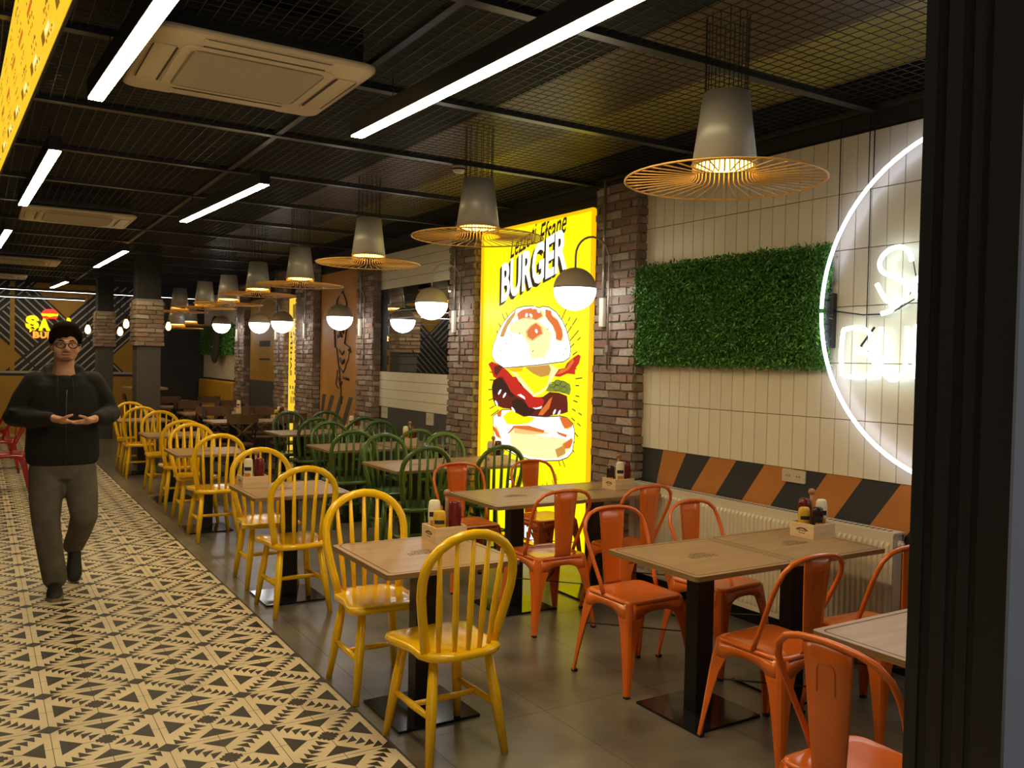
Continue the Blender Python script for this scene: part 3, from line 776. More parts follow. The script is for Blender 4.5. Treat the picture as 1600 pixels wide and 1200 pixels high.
def narrow_sign():
    t = thing('narrow_lightbox', 'narrow yellow lit sign with dark lettering between far brick pilasters', 'lit sign', (0, 0, 0))
    y0, y1, z0, z1 = 12.78, 13.26, .05, 2.52
    b = MB(); b.box(XP, y0, z0, XR-.001, y1, z1); b.build('case', 'orange_paint', t)
    b = MB(); b.add([(XP-.002, y0, z0), (XP-.002, y1, z0), (XP-.002, y1, z1), (XP-.002, y0, z1)], [(0, 1, 2, 3)]); b.build('lit_face', 'menu_yellow', t)
    b = MB(); x = XP-.004
    vs, fs = text_fit('SAHİH', .62, .12, offset=.03)
    b.add([(x, y1-.08-v, 1.32+u) for u, v in vs], fs)
    for z, h, w in ((2.2, .22, .2), (1.95, .05, .3), (1.82, .05, .22), (1.12, .05, .3), (1.04, .05, .2), (.9, .1, .25), (.6, .06, .3)):
        for k in range(5):
            if k % 2 == 0 or h > .1: b.add([(x, y0+.1+w*k/5, z), (x, y0+.1+w*(k+.8)/5, z), (x, y0+.1+w*(k+.8)/5, z+h), (x, y0+.1+w*k/5, z+h)], [(0, 1, 2, 3)])
    b.build('printed_text', 'lit_brown', t)
narrow_sign()

# ------------------------------------------------------------------ neon ring sign
def neon_sign():
    t = thing('neon_sign', 'white neon ring sign with script letters hung on the white tiled wall', 'neon sign', (0, 0, 0))
    X, cy, cz, rr = 4.08, 2.346, 1.93, .905
    def arc(a0, a1, n=40): return [(X, cy+rr*math.cos(a), cz+rr*math.sin(a)) for a in [R(a0+(a1-a0)*i/n) for i in range(n+1)]]
    for a0, a1 in ((.8, 179), (180, 359.2)):
        b = MB(); b.tube(arc(a0, a1), .011, 10); b.build('neon_ring', 'neon_blue', t)
    def glyph(pts, name='neon_letter'):
        b = MB(); P = [Vector(p) for p in pts]; out = []
        for i in range(len(P)-1):
            p0, p1, p2, p3 = P[max(i-1, 0)], P[i], P[i+1], P[min(i+2, len(P)-1)]
            for k in range(6):
                s = k/6; out.append(.5*((2*p1)+(-p0+p2)*s+(2*p0-5*p1+4*p2-p3)*s*s+(-p0+3*p1-3*p2+p3)*s**3))
        out.append(P[-1]); b.tube([(X, q.x, q.y) for q in out], .0125, 10); b.build(name, 'neon_white', t)
    glyph([(2.70, 2.165), (2.72, 2.215), (2.77, 2.245), (2.84, 2.23), (2.885, 2.18), (2.87, 2.125), (2.80, 2.09), (2.735, 2.05), (2.725, 1.99), (2.77, 1.95), (2.84, 1.97), (2.90, 2.06)])
    glyph([(2.80, 1.95), (2.81, 1.915), (2.865, 1.90)])
    glyph([(2.66, 2.08), (2.69, 2.03), (2.66, 1.98), (2.59, 1.98), (2.56, 2.05), (2.56, 2.1)]); glyph([(2.56, 2.1), (2.56, 1.97)])
    glyph([(3.10, 1.82), (3.11, 1.7), (3.10, 1.565)]); glyph([(3.10, 1.82), (3.0, 1.83), (2.93, 1.79), (2.94, 1.72), (3.02, 1.70), (2.92, 1.67), (2.90, 1.60), (2.97, 1.56), (3.09, 1.565)])
    glyph([(2.865, 1.83), (2.87, 1.70), (2.85, 1.60), (2.79, 1.55), (2.73, 1.59), (2.715, 1.70), (2.715, 1.83)])
    glyph([(2.66, 1.56), (2.66, 1.82), (2.56, 1.83), (2.52, 1.76), (2.60, 1.70), (2.66, 1.70)]); glyph([(2.6, 1.7), (2.5, 1.56)])
    glyph([(2.30, 1.79), (2.37, 1.83), (2.45, 1.78), (2.47, 1.68), (2.42, 1.57), (2.32, 1.58), (2.29, 1.68), (2.37, 1.69)])
    glyph([(2.07, 1.83), (2.22, 1.83)]); glyph([(2.22, 1.83), (2.22, 1.56)]); glyph([(2.22, 1.56), (2.07, 1.56)]); glyph([(2.22, 1.70), (2.1, 1.70)])
    glyph([(2.02, 1.56), (2.02, 1.82), (1.92, 1.83), (1.88, 1.76), (1.96, 1.70), (2.02, 1.70)]); glyph([(1.96, 1.7), (1.86, 1.56)])
    cab = [([(X+.02, y, cz+math.sqrt(max(rr*rr-(y-cy)**2, 0))), (X+.02, y, 2.98)], .003) for y in (3.17, 2.985, 2.955, 1.7)]
    cab += [([(X+.02, 2.97, 2.6), (X+.02, 2.97, 1.83)], .003), ([(X+.03, 3.2, 1.93), (X+.03, 3.0, 1.9), (X+.03, 2.84, 1.9), (X+.03, 2.7, 1.97)], .004),
            ([(X+.01, 2.7, 2.17), (X+.02, 2.68, 2.05), (X+.02, 2.78, 1.92)], .003), ([(X+.02, 2.92, 1.83), (X+.02, 3.0, 1.73), (X+.02, 2.955, 1.705)], .007)]
    for pts, r_ in cab:
        b = MB(); b.tube(pts, r_, 6); b.build('cable', 'black_metal', t)
    b = MB(); b.box(X+.015, 3.19, 1.72, XR-.014, 3.24, 2.03); b.build('transformer', 'black_metal', t, bevel=.004)
    b = MB()
    for a in (20, 70, 110, 160, 200, 250, 290, 340):
        p = (X, cy+rr*math.cos(R(a)), cz+rr*math.sin(R(a))); b.tube([p, (XR-.012, p[1], p[2])], .004, 6)
    b.build('standoff', 'white_plastic', t)
neon_sign()

# ------------------------------------------------------------------ back wall lit sign
def wall_sign():
    t = thing('wall_sign', 'glowing yellow and red letter sign with burger icon on the back wall', 'lit sign', (.78, YB, 0))
    def letters(name, body, x, z, w, h, m, off=.02, d=.03):
        vs, fs = text_fit(body, w, h, offset=off)
        b = MB(); n = len(vs)
        b.add([(x+u, -d, z+v) for u, v in vs], fs); b.add([(x+u, -.013, z+v) for u, v in vs], fs)
        edges = {}
        for f_ in fs:
            for i in range(len(f_)):
                e = (f_[i], f_[(i+1) % len(f_)]); edges[e] = 1
        for (a, c) in edges:
            if (c, a) not in edges: b.add([(x+vs[a][0], -d, z+vs[a][1]), (x+vs[c][0], -d, z+vs[c][1]), (x+vs[c][0], -.013, z+vs[c][1]), (x+vs[a][0], -.013, z+vs[a][1])], [(0, 1, 2, 3)])
        b.build(name, m, t)
    letters('letter', 'Ş', .0, 1.99, .23, .33, 'sign_yellow', .07); letters('letter', 'A', .225, 2.03, .2, .24, 'sign_yellow', .07); letters('letter', 'A', .64, 2.03, .22, .27, 'sign_yellow', .07)
    for i, ch in enumerate('BURGER'): letters('letter', ch, .13+i*.125, 1.88, .115, .13, 'sign_orange', .05)
    b = MB()
    def slab(pts, m):
        n = len(pts); b.add([(.42+x, -.03, z) for x, z in pts]+[(.42+x, -.013, z) for x, z in pts], [tuple(range(n)), tuple(range(n, 2*n))[::-1]]+[(i, n+i, n+(i+1) % n, (i+1) % n) for i in range(n)], m)
    slab([(.14*math.cos(R(a)), 2.375+.085*math.sin(R(a))) for a in range(0, 181, 15)], 0)
    slab([(-.145, 2.345), (.145, 2.345), (.145, 2.368), (-.145, 2.368)], 1); slab([(-.14, 2.325), (-.05, 2.325), (0, 2.30), (.05, 2.325), (.14, 2.325), (.14, 2.34), (-.14, 2.34)], 1)
    slab([(-.13, 2.315), (-.13, 2.29), (-.1, 2.27), (.1, 2.27), (.13, 2.29), (.13, 2.315), (.05, 2.315), (0, 2.285), (-.05, 2.315)], 0)
    b.build('burger_icon', ['sign_red', 'sign_yellow'], t)
wall_sign()

# ------------------------------------------------------------------ greenery panels
def greenery(y0, y1, z0, z1, n, label, sz=1.0):
    t = thing('greenery_panel', label, 'artificial greenery', (XR-.014, (y0+y1)/2, z0))
    hy = (y1-y0)/2; h = z1-z0
    b = MB(); b.box(-.03, -hy, 0, -.0005, hy, h); b.build('backing', 'leaf_back', t)
    rnd = random.Random(11); b = MB(); vs = []; fs = []
    for i in range(n):
        e = .04
        y = rnd.uniform(-hy-e*.6, hy+e*.6); z = rnd.uniform(-e*.5, h+e*.6); x = -.03-abs(rnd.gauss(0, .035))-.03*noise.noise((y*3, z*3, 1))
        l = rnd.uniform(.014, .034)*sz; w = l*.17
        d = Vector((-rnd.uniform(.1, 1), rnd.gauss(0, .8), rnd.gauss(-.15, .8))).normalized(); s_ = d.cross(Vector((rnd.uniform(-1, 1), rnd.uniform(-1, 1), rnd.uniform(-1, 1)))).normalized()*w
        k_ = min(1, max(.08, (y+hy)/.3)) if sz == 1.0 else 1                     # thinner towards the neon ring
        x = -.03-(-.03-x)*k_; d = Vector((d.x*max(.3, k_), d.y, d.z)).normalized()
        p = Vector((x, y, z)); o = len(vs)
        if p.x+d.x*l > -.002: continue
        vs += [tuple(p), tuple(p+d*l*.5+s_), tuple(p+d*l), tuple(p+d*l*.5-s_)]; fs.append((o, o+1, o+2, o+3))
    b.add(vs, fs); o = b.build('leaves', 'leaf', t)
greenery(3.235, 4.845, 1.62, 2.29, 46000, 'rectangular panel of green artificial leaves beside the neon ring')
greenery(16.55, 19.2, 1.66, 2.2, 9000, 'far panel of green artificial leaves behind a dark oval board', 1.6)
t = thing('oval_board', 'dark narrow oval board hanging over the far greenery', 'wall board', (XR-.17, 17.66, 1.93))
b = MB(); b.add([], []); pts = [(.40*math.cos(R(a)), .47*math.sin(R(a))) for a in range(0, 360, 15)]
b.add([(0, y, z) for y, z in pts]+[(.02, y, z) for y, z in pts], [tuple(range(24)), tuple(range(24, 48))[::-1]]+[(i, 24+i, 24+(i+1) % 24, (i+1) % 24) for i in range(24)]); b.build('board', 'wall_dark', t)
b = MB(); b.tube([(.02, 0, .2), (.156, 0, .2)], .008, 6); b.tube([(.02, 0, -.3), (.156, 0, -.3)], .008, 6); b.build('bracket', 'dark_metal', t)

# ------------------------------------------------------------------ slatted mirror
t = thing('strip_mirror', 'mirror made of horizontal strips between white tiles on the right wall', 'mirror', (XR, 8.63, 1.465))
for i in range(11):
    b = MB(); z = i*.0885; b.box(-.014, -.87, z+.003, -.001, .87-(.05 if i % 2 else 0), z+.0855); b.build('mirror_strip', 'mirror', t)
b = MB(); b.box(-.0009, -.88, 0, -.0001, .88, .973); b.build('backing', 'black_metal', t)
# ------------------------------------------------------------------ wall sockets
def make_socket(label, loc, n=2, h=.075):
    t = thing('wall_socket', label, 'socket', loc)
    b = MB(); w = .085*n
    b.add([], []); pts = rrect(w, h, .006)
    b.add([(-.011, y, z) for y, z in pts]+[(0, y, z) for y, z in pts], [tuple(range(len(pts))), tuple(range(len(pts), 2*len(pts)))[::-1]]+[(i, len(pts)+i, len(pts)+(i+1) % len(pts), (i+1) % len(pts)) for i in range(len(pts))])
    b.build('plate', 'white_plastic', t)
    for k in range(n):
        yy = (k-(n-1)/2)*.075
        b = MB(); pr = [(.0255*math.cos(R(a)), .0255*math.sin(R(a))) for a in range(0, 360, 20)]
        b.add([(-.013, yy+p[0], p[1]) for p in pr], [tuple(range(18))], 0); b.add([(-.0135, yy+p[0]*.85, p[1]*.85) for p in pr], [tuple(range(18))], 1)
        b.box(-.015, yy-.012, -.004, -.0136, yy-.007, .004, 2); b.box(-.015, yy+.007, -.004, -.0136, yy+.012, .004, 2)
        b.build('outlet', ['white_plastic', 'ac_cream', 'black_metal'], t)
make_socket('white double wall socket on the orange and black stripes', (XR-.0065, 3.46, .958))
make_socket('white socket plate under the mirror tiles, the right one of two', (XR-.006, 8.33, .97), 2, .13)
make_socket('white socket plate under the mirror tiles, the left one of two', (XR-.006, 9.55, .97), 2, .13)

# ------------------------------------------------------------------ radiator
def radiator():
    t = thing('radiator', 'long cream panel radiator under the striped wall', 'radiator', (XR-.006, 3.78, 0))
    L = 2.12; h0, h1 = .115, .745
    b = MB()
    b.box(-.115, -L/2, h0, -.112, L/2, h1)
    n = 63
    for i in range(n):
        y = -L/2+.03+i*(L-.06)/n; w = .011
        b.add([(-.115, y-w, h0+.03), (-.124, y-w*.5, h0+.05), (-.124, y+w*.5, h0+.05), (-.115, y+w, h0+.03), (-.115, y-w, h1-.04), (-.124, y-w*.5, h1-.06), (-.124, y+w*.5, h1-.06), (-.115, y+w, h1-.04)],
              [(0, 4, 5, 1), (1, 5, 6, 2), (2, 6, 7, 3), (0, 1, 2, 3), (4, 7, 6, 5)], 0)
    b.box(-.04, -L/2, h0, -.03, L/2, h1); b.build('front_panel', 'radiator', t)
    b = MB(); b.box(-.118, -L/2-.004, h1, -.025, L/2+.004, h1+.012)
    for i in range(60): y = -L/2+.04+i*(L-.08)/60; b.box(-.09, y, h1+.012, -.05, y+.018, h1+.0125, 1)
    b.build('top_grille', ['radiator', 'grout'], t)
    for s in (-1, 1):
        b = MB(); b.box(-.118, s*L/2-(.006 if s > 0 else 0), h0, -.025, s*L/2+(.006 if s < 0 else 0), h1); b.build('side_panel', 'radiator', t)
    b = MB(); b.tube([(-.07, -L/2-.002, h1-.05), (-.07, -L/2-.02, h1-.05)], .022, 16); b.tube([(-.07, -L/2-.02, h1-.05), (-.07, -L/2-.03, h1-.05)], .012, 12); b.build('valve', 'white_plastic', t)
    b = MB()
    for y in (-.8, .8): b.box(-.03, y, .3, 0, y+.03, .6)
    b.build('wall_bracket', 'galv', t)
    b = MB(); b.tube([(-.07, -L/2+.08, h0), (-.07, -L/2+.08, 0)], .008, 8); b.tube([(-.07, -L/2+.13, h0), (-.07, -L/2+.13, 0)], .008, 8); b.build('pipe', 'white_plastic', t)
radiator()

# ------------------------------------------------------------------ tables
def loop_strip(b, pts, w, z, m):
    n = len(pts)
    for i in range(n):
        a, c = Vector(pts[i]), Vector(pts[(i+1) % n]); d = c-a
        if d.length < 1e-6: continue
        nn = Vector((-d.y, d.x)).normalized()*w/2
        b.add([(*(a-nn), z), (*(c-nn), z), (*(c+nn), z), (*(a+nn), z)], [(0, 1, 2, 3)], m)
def table(x, y, sx, sy, label, group, logo=True, ht=.725, rz=0, top='ply_top'):
    t = thing('cafe_table', label, 'table', (x, y, 0), rz, group)
    b = MB(); pts = rrect(sx, sy, .018); n = len(pts)
    vs = [(a, c, ht-.022) for a, c in pts]+[(a, c, ht) for a, c in pts]
    b.add(vs, [tuple(range(n))[::-1]]+[(i, (i+1) % n, n+(i+1) % n, n+i) for i in range(n)], 1); b.add([(a, c, ht) for a, c in pts], [tuple(range(n))], 0)
    loop_strip(b, rrect(sx-.05, sy-.05, .02), .006, ht+.0003, 2)
    tp = b.build('tabletop', [top, 'ply_edge', 'burn_line'], t)
    if logo:
        b = MB(); z = ht+.0004
        def ln(p, w=.0042):
            for i in range(len(p)-1):
                a, c = Vector(p[i]), Vector(p[i+1]); nn = Vector((-(c-a).y, (c-a).x)).normalized()*w/2
                b.add([(*(a-nn), z), (*(c-nn), z), (*(c+nn), z), (*(a+nn), z)], [(0, 1, 2, 3)])
        for k, (hw, yy) in enumerate(((.05, .035), (.055, .022), (.045, .01))): ln([(-hw+i*hw/4, yy+.008*math.sin(i*PI/8)) for i in range(9)])
        for k in range(5): cx = -.07+k*.033; ln([(cx-.012, -.03), (cx-.012, .0), (cx+.01, .002), (cx+.012, -.012), (cx-.005, -.014), (cx+.012, -.03), (cx-.012, -.03)])
        b.build('burned_logo', 'burn_line', tp)
    b = MB(); b.box(-.05, -.04, .012, .05, .04, ht-.028); b.build('column', 'black_metal', t, bevel=.003)
    b = MB(); b.box(-.16, -.16, ht-.028, .16, .16, ht-.022); b.build('top_plate', 'black_metal', t)
    b = MB(); b.box(-.2, -.2, 0, .2, .2, .012); b.build('base_plate', 'black_gloss', t, bevel=.002)
    return t
GT = 'small plywood tables of the dining room'
table(1.735, 3.53, .64, .65, 'plywood table nearest the camera in the yellow chair row', GT)
table(1.775, 5.66, .64, .64, 'plywood table second from the camera in the yellow chair row', GT)
table(1.80, 8.22, .64, .64, 'plywood table third from the camera in the yellow chair row', GT)
table(1.85, 10.1, .64, .64, 'plywood table fourth from the camera in the yellow chair row', GT, False)
table(1.88, 12.5, .64, .64, 'farthest plywood table in the yellow chair row', GT, False)
table(2.85, 2.9, .63, .60, 'plywood table among the orange chairs before the radiator, aisle half of the pair', GT)
table(3.485, 2.9, .63, .60, 'plywood table among the orange chairs against the radiator', GT)
table(3.0, 4.77, .66, .66, 'plywood table before the burger poster, aisle half of the pair', GT)
table(3.66, 4.77, .65, .66, 'plywood table before the burger poster, half beside the brick pilaster', GT)
table(2.705, 1.6, .65, .60, 'pale plywood table at the lower right cut by the door frame', GT)
table(3.12, 6.55, .66, .72, 'plywood table nearest in the green chair row, aisle half', GT)
table(3.785, 6.55, .66, .72, 'plywood table nearest in the green chair row, half against the burger poster', GT, False)
table(3.16, 8.15, .66, .70, 'plywood table of the second green row, aisle half', GT, False)
table(3.825, 8.15, .62, .70, 'plywood table of the second green row, wall half under the mirror', GT, False)
table(3.22, 9.93, .64, .68, 'plywood table of the third green row, aisle half', GT, False)
table(3.79, 9.93, .48, .68, 'plywood table of the third green row, wall half', GT, False)

# ------------------------------------------------------------------ windsor chairs
def make_windsor(color, label, group):
    t = thing('spindle_back_chair', label, 'chair', (0, 0, 0), 0, group)
    # seat, sitter faces +y
    pts = []
    half = [(0, .205), (.12, .205), (.175, .198), (.2, .17), (.203, .12), (.19, .06), (.178, .0), (.18, -.06), (.185, -.11), (.165, -.165), (.12, -.2), (.06, -.213), (0, -.215)]
    pts = half+[(-x, y) for x, y in half[-2:0:-1]]
    n = len(pts); b = MB()
    rings = [(.86, .41, 0), (.985, .418, 0), (1, .432, 0), (.985, .444, 0), (.9, .449, 0), (.55, .444, 0), (.2, .442, 0)]
    b.loft([[(x*s, y*s, z) for x, y in pts[::-1]] for s, z, _ in rings]); b.build('seat', color, t)
    # hoop
    hp = []
    def lean(z): return -.12-(z-.44)*.2
    side = [(.158, .44), (.174, .52), (.191, .60), (.205, .68), (.207, .745)]
    for x, z in side: hp.append((x, z))
    for i in range(1, 12):
        a = PI*i/12; hp.append((.207*math.cos(a), .745+.175*math.sin(a)))
    hp += [(-x, z) for x, z in side[::-1]]
    b = MB(); b.tube([(x, lean(z), z) for x, z in hp], .0205, 10, flat=.85); b.build('back_hoop', color, t)
    for k in range(5):
        u = (k-2)/2; xb = u*.115; yb = -.185+.035*u*u; xt = u*.145; zt = .745+.175*math.sqrt(max(0, 1-(xt/.2)**2))-.004
        b = MB(); P0 = Vector((xb, yb, .44)); P1 = Vector((xt, lean(zt), zt))
        b.tube([P0+(P1-P0)*s for s in (0, .3, .5, 1)], [.0095, .014, .0135, .0085], 8); b.build('spindle', color, t)
    for sx in (-1, 1):
        for sy in (-1, 1):
            b = MB(); P0 = Vector((sx*.125, sy*.13, .42)); P1 = Vector((sx*.175, sy*.20, 0))
            b.tube([P0, P0+(P1-P0)*.45, P1], [.018, .023, .0155], 10); b.build('leg', color, t)
    def at(sx, sy, z):
        s = (.42-z)/.42; return Vector((sx*(.125+.05*s), sy*(.13+.07*s), z))
    for sx in (-1, 1):
        b = MB(); p, q = at(sx, -1, .195), at(sx, 1, .195); b.tube([p, p+(q-p)*.5, q], [.011, .0155, .011], 8); b.build('stretcher', color, t)
    b = MB(); p, q = (at(-1, -1, .195)+at(-1, 1, .195))/2, (at(1, -1, .195)+at(1, 1, .195))/2; b.tube([p, p+(q-p)*.5, q], [.011, .0145, .011], 8); b.build('stretcher', color, t)
    return t
GY, GG = 'yellow spindle-back chairs along the walkway', 'green spindle-back chairs'
yel = [(1.665, 3.165, 0, 'yellow spindle-back chair nearest the camera, its back toward the camera'),
       (1.67, 3.90, 1, 'yellow spindle-back chair at the far side of the nearest yellow-row table'),
       (1.72, 5.38, 0, 'yellow chair at the near side of the second yellow-row table'),
       (1.76, 6.13, 1, 'yellow chair at the far side of the second yellow-row table'),
       (1.775, 7.82, 0, 'yellow chair at the near side of the third yellow-row table'),
       (1.80, 8.70, 1, 'yellow chair at the far side of the third yellow-row table'),
       (1.83, 9.60, 0, 'yellow chair at the near side of the fourth yellow-row table'),
       (1.86, 10.78, 1, 'yellow chair at the far side of the fourth yellow-row table'),
       (1.80, 12.12, 0, 'yellow chair at the near side of the farthest yellow-row table'),
       (1.82, 12.90, 1, 'farthest yellow chair, right in front of the brick-collared column')]
w0 = None
for x, y, k, l in yel:
    rz = PI*k+random.uniform(-.05, .05)
    if w0 is None: w0 = make_windsor('chair_yellow', l, GY); w0.location = (x, y, 0); w0.rotation_euler[2] = .02
    else: dup(w0, (x, y, 0), rz, l)
grn = [(2.99, 6.25, 0, 'green chair at the near side of the first green-row table, aisle place'), (3.60, 6.12, 0, 'green chair in front of the burger poster at the first green-row table'),
       (3.13, 7.02, 1, 'green chair at the far side of the first green-row table, aisle place'), (3.72, 6.98, 1, 'green chair at the far side of the first green-row table, wall place'),
       (3.02, 7.86, 0, 'green chair at the near side of the second green-row table, aisle place'), (3.66, 7.82, 0, 'green chair at the near side of the second green-row table, wall place'),
       (3.2, 8.62, 1, 'green chair at the far side of the second green-row table, aisle place'), (3.78, 8.62, 1, 'green chair at the far side of the second green-row table, wall place'),
       (3.26, 9.62, 0, 'green chair at the near side of the third green-row table, aisle place'), (3.82, 9.6, 0, 'green chair at the near side of the third green-row table, wall place'),
       (3.31, 10.38, 1, 'green chair at the far side of the third green-row table, aisle place'), (3.77, 10.37, 1, 'green chair at the far side of the third green-row table, wall place')]
w1 = None
for x, y, k, l in grn:
    rz = PI*k+random.uniform(-.06, .06)
    if w1 is None: w1 = make_windsor('chair_green', l, GG); w1.location = (x, y, 0)
    else: dup(w1, (x, y, 0), rz, l)

# ------------------------------------------------------------------ sheet-metal chairs
def make_tolix(color, label, group):
    t = thing('metal_chair', label, 'chair', (0, 0, 0), 0, group)
    st, sb, zt, zm = .178, .188, .445, .375       # half size top, half size at apron bottom
    b = MB(); P = rrect(2*st, 2*st, .045, 5); n = len(P)
    def ring(s, z): return [(x*s, y*s, z) for x, y in P]
    b.loft([ring(.2, .438), ring(.8, .441), ring(.93, .447), ring(1.0, .443), ring(1.012, .43)]); 
    # apron with arches: panels on four sides, above z of arch
    def ark(u): return .405-.03*abs(u)**2.2/1      # arch line height over u in -1..1 (inner)
    for k in range(4):
        a = k*PI/2; vs = []; N = 16
        for i in range(N+1):
            u = -1+2*i/N; w = .86*st*u*1.0
            zl = .395-(.045 if abs(u) > .82 else .045*(abs(u)/.82)**3)
            for z in (.435, zl):
                off = st*1.012+(.435-z)*.13
                x, y = w*(1+(.435-z)*.6), -off
                vs.append((x*math.cos(a)-y*math.sin(a), x*math.sin(a)+y*math.cos(a), z))
        b.add(vs, [(2*i, 2*i+1, 2*i+3, 2*i+2) for i in range(N)], 0, True)
    seat = b.build('seat', color, t)
    sd = seat.modifiers.new('solid', 'SOLIDIFY'); sd.thickness = .002
    for sx in (-1, 1):
        for sy in (-1, 1):
            # L-shaped pressed leg: outline swept down, wide at the top, narrow at the foot
            b = MB(); rings = []
            for z, c, w in ((.437, .178, .085), (.40, .184, .096), (.36, .190, .082), (.30, .197, .062), (.2, .207, .046), (.08, .219, .031), (.012, .226, .024)):
                o = []
                r_ = min(.02, w*.6)
                out = [(-w, 0), (-r_, 0), (-r_*.3, -r_*.3), (0, -r_), (0, -w)]   # relative to outer corner, x inward negative
                th = .006 if z > .05 else .012
                inn = [(-th, -w), (-th, -r_), (-r_*.3-th*.7, -r_*.3-th*.7), (-r_, -th), (-w, -th)]
                for (ax, ay) in out+inn: o.append((sx*(c+ax), sy*(c+ay), z))
                rings.append(o if sx*sy > 0 else o[::-1])
            b.loft(rings, 0, False); b.build('leg', color, t)
            b = MB(); b.box(sx*.212-.012, sy*.212-.012, 0, sx*.212+.012, sy*.212+.012, .014); b.build('rubber_foot', 'rubber', t)
    # backrest hoop
    hp = [(.176, -.03, .44), (.178, -.055, .50), (.19, -.10, .60), (.2, -.14, .69), (.2, -.165, .745), (.185, -.18, .79), (.15, -.192, .822), (.1, -.2, .838), (.05, -.204, .844)]
    P = hp+[(0, -.205, .846)]+[(-x, y, z) for x, y, z in hp[::-1]]
    b = MB(); b.tube(P, .0105, 10); b.build('back_frame', color, t)
    b = MB(); prof = [(.448, -.176, .058), (.46, -.183, .056), (.50, -.186, .058), (.65, -.193, .070), (.78, -.2, .08), (.84, -.2045, .084)]
    vs = []
    for z, y, w in prof:
        for u in (-1, -.96, -.5, 0, .5, .96, 1): vs.append((w*u, y-.006*(1-u*u)+(.006 if abs(u) == 1 else 0), z))
    b.add(vs, [(7*i+k, 7*i+k+1, 7*i+k+8, 7*i+k+7) for i in range(len(prof)-1) for k in range(6)], 0, True)
    sp = b.build('back_splat', color, t); sd = sp.modifiers.new('solid', 'SOLIDIFY'); sd.thickness = .003
    b = MB(); em = [(-.03, .70), (-.03, .77), (-.02, .785), (.02, .785), (.03, .77), (.03, .70)]
    b.tube([(x, -.2025-(z-.7)*.05, z) for x, z in em], .0012, 6); b.build('embossed_line', color, sp)
    b = MB()
    for s in (-1, 1): b.bar((-.19, s*.19, .26), (.19, -s*.19, .26), .012, .004)
    b.build('cross_brace', 'dark_metal', t)
    return t
GO = 'orange metal chairs'
orr = [(2.2, 1.54, -PI/2, 'orange metal chair at the lower right corner, its back toward the camera'),
       (2.86, 3.38, PI, 'orange metal chair at the far side of the radiator table, aisle place'),
       (3.42, 3.36, PI+.1, 'orange metal chair at the far side of the radiator table, beside the radiator'),
       (2.88, 2.48, .03, 'orange metal chair at the near side of the radiator table, aisle place'),
       (3.46, 2.42, -.05, 'orange metal chair at the near side of the radiator table, radiator place'),
       (3.0, 5.40, PI-.05, 'orange metal chair at the far side of the poster table, aisle place'),
       (3.64, 5.36, PI+.05, 'orange metal chair silhouetted against the lit burger poster'),
       (2.98, 4.36, -.02, 'orange metal chair at the near side of the poster table, aisle place'),
       (3.58, 4.30, .0, 'orange metal chair at the near side of the poster table, pilaster place')]
o0 = None
for x, y, rz, l in orr:
    if o0 is None: o0 = make_tolix('chair_orange', l, GO); o0.location = (x, y, 0); o0.rotation_euler[2] = rz
    else: dup(o0, (x, y, 0), rz, l)
GR = 'red metal chairs'
rd = [(.29, 11.45, PI/2, 'red metal chair at the left edge behind the walking man, the nearest'), (.25, 13.3, PI/2, 'red metal chair at the left edge behind the man, second from the camera'),
      (.22, 15.1, PI/2, 'red metal chair farthest at the left edge')]
r0 = None
for x, y, rz, l in rd:
    if r0 is None: r0 = make_tolix('chair_red', l, GR); r0.location = (x, y, 0); r0.rotation_euler[2] = rz
    else: dup(r0, (x, y, 0), rz, l)
table(-.2, 11.45, .66, .66, 'plywood table beside the nearest red chair at the left edge', GT, False)
table(-.24, 13.3, .66, .66, 'far plywood table at the left edge beside the second red chair', GT, False)

# ------------------------------------------------------------------ brown bistro chairs and their tables
def make_bistro(label):
    t = thing('cross_back_chair', label, 'chair', (0, 0, 0), 0, 'brown cross-back chairs')
    b = MB(); b.prism(rrect(.4, .38, .06), .438, .458); b.build('seat', 'brown_wood', t)
    b = MB()
    for s in (-1, 1): b.tube([(s*.18, -.2, 0), (s*.175, -.185, .45), (s*.18, -.225, .66), (s*.185, -.26, .84)], .011, 8)
    b.build('back_post', 'black_metal', t)
    for s in (-1, 1):
        b = MB(); b.tube([(s*.16, .15, .44), (s*.18, .18, 0)], .011, 8); b.build('leg', 'black_metal', t)
    b = MB(); vs = []
    for i in range(11):
        u = -1+i/5; x = .2*u; y = -.262-.035*(1-u*u)
        vs += [(x, y, .745+.01*u*u), (x, y-.012, .745+.01*u*u), (x, y-.012, .865), (x, y, .865)]
    b.add(vs, [f for i in range(10) for f in ((4*i, 4*i+4, 4*i+5, 4*i+1), (4*i+1, 4*i+5, 4*i+6, 4*i+2), (4*i+2, 4*i+6, 4*i+7, 4*i+3), (4*i+3, 4*i+7, 4*i+4, 4*i))]+[(0, 1, 2, 3), (43, 42, 41, 40)], 0, False); b.build('top_rail', 'brown_wood', t)
    b = MB()
    for s in (-1, 1): b.tube([(s*.17, -.19, .47), (0, -.235, .62), (-s*.17, -.25, .75)], .011, 8, flat=.6)
    b.build('cross_back', 'brown_wood', t)
    b = MB(); b.bar((-.18, .165, .2), (-.18, -.19, .2), .012); b.bar((.18, .165, .2), (.18, -.19, .2), .012); b.bar((-.18, -.01, .2), (.18, -.01, .2), .012); b.build('stretcher', 'black_metal', t)
    return t
GB = 'dark tables of the brown chair area'
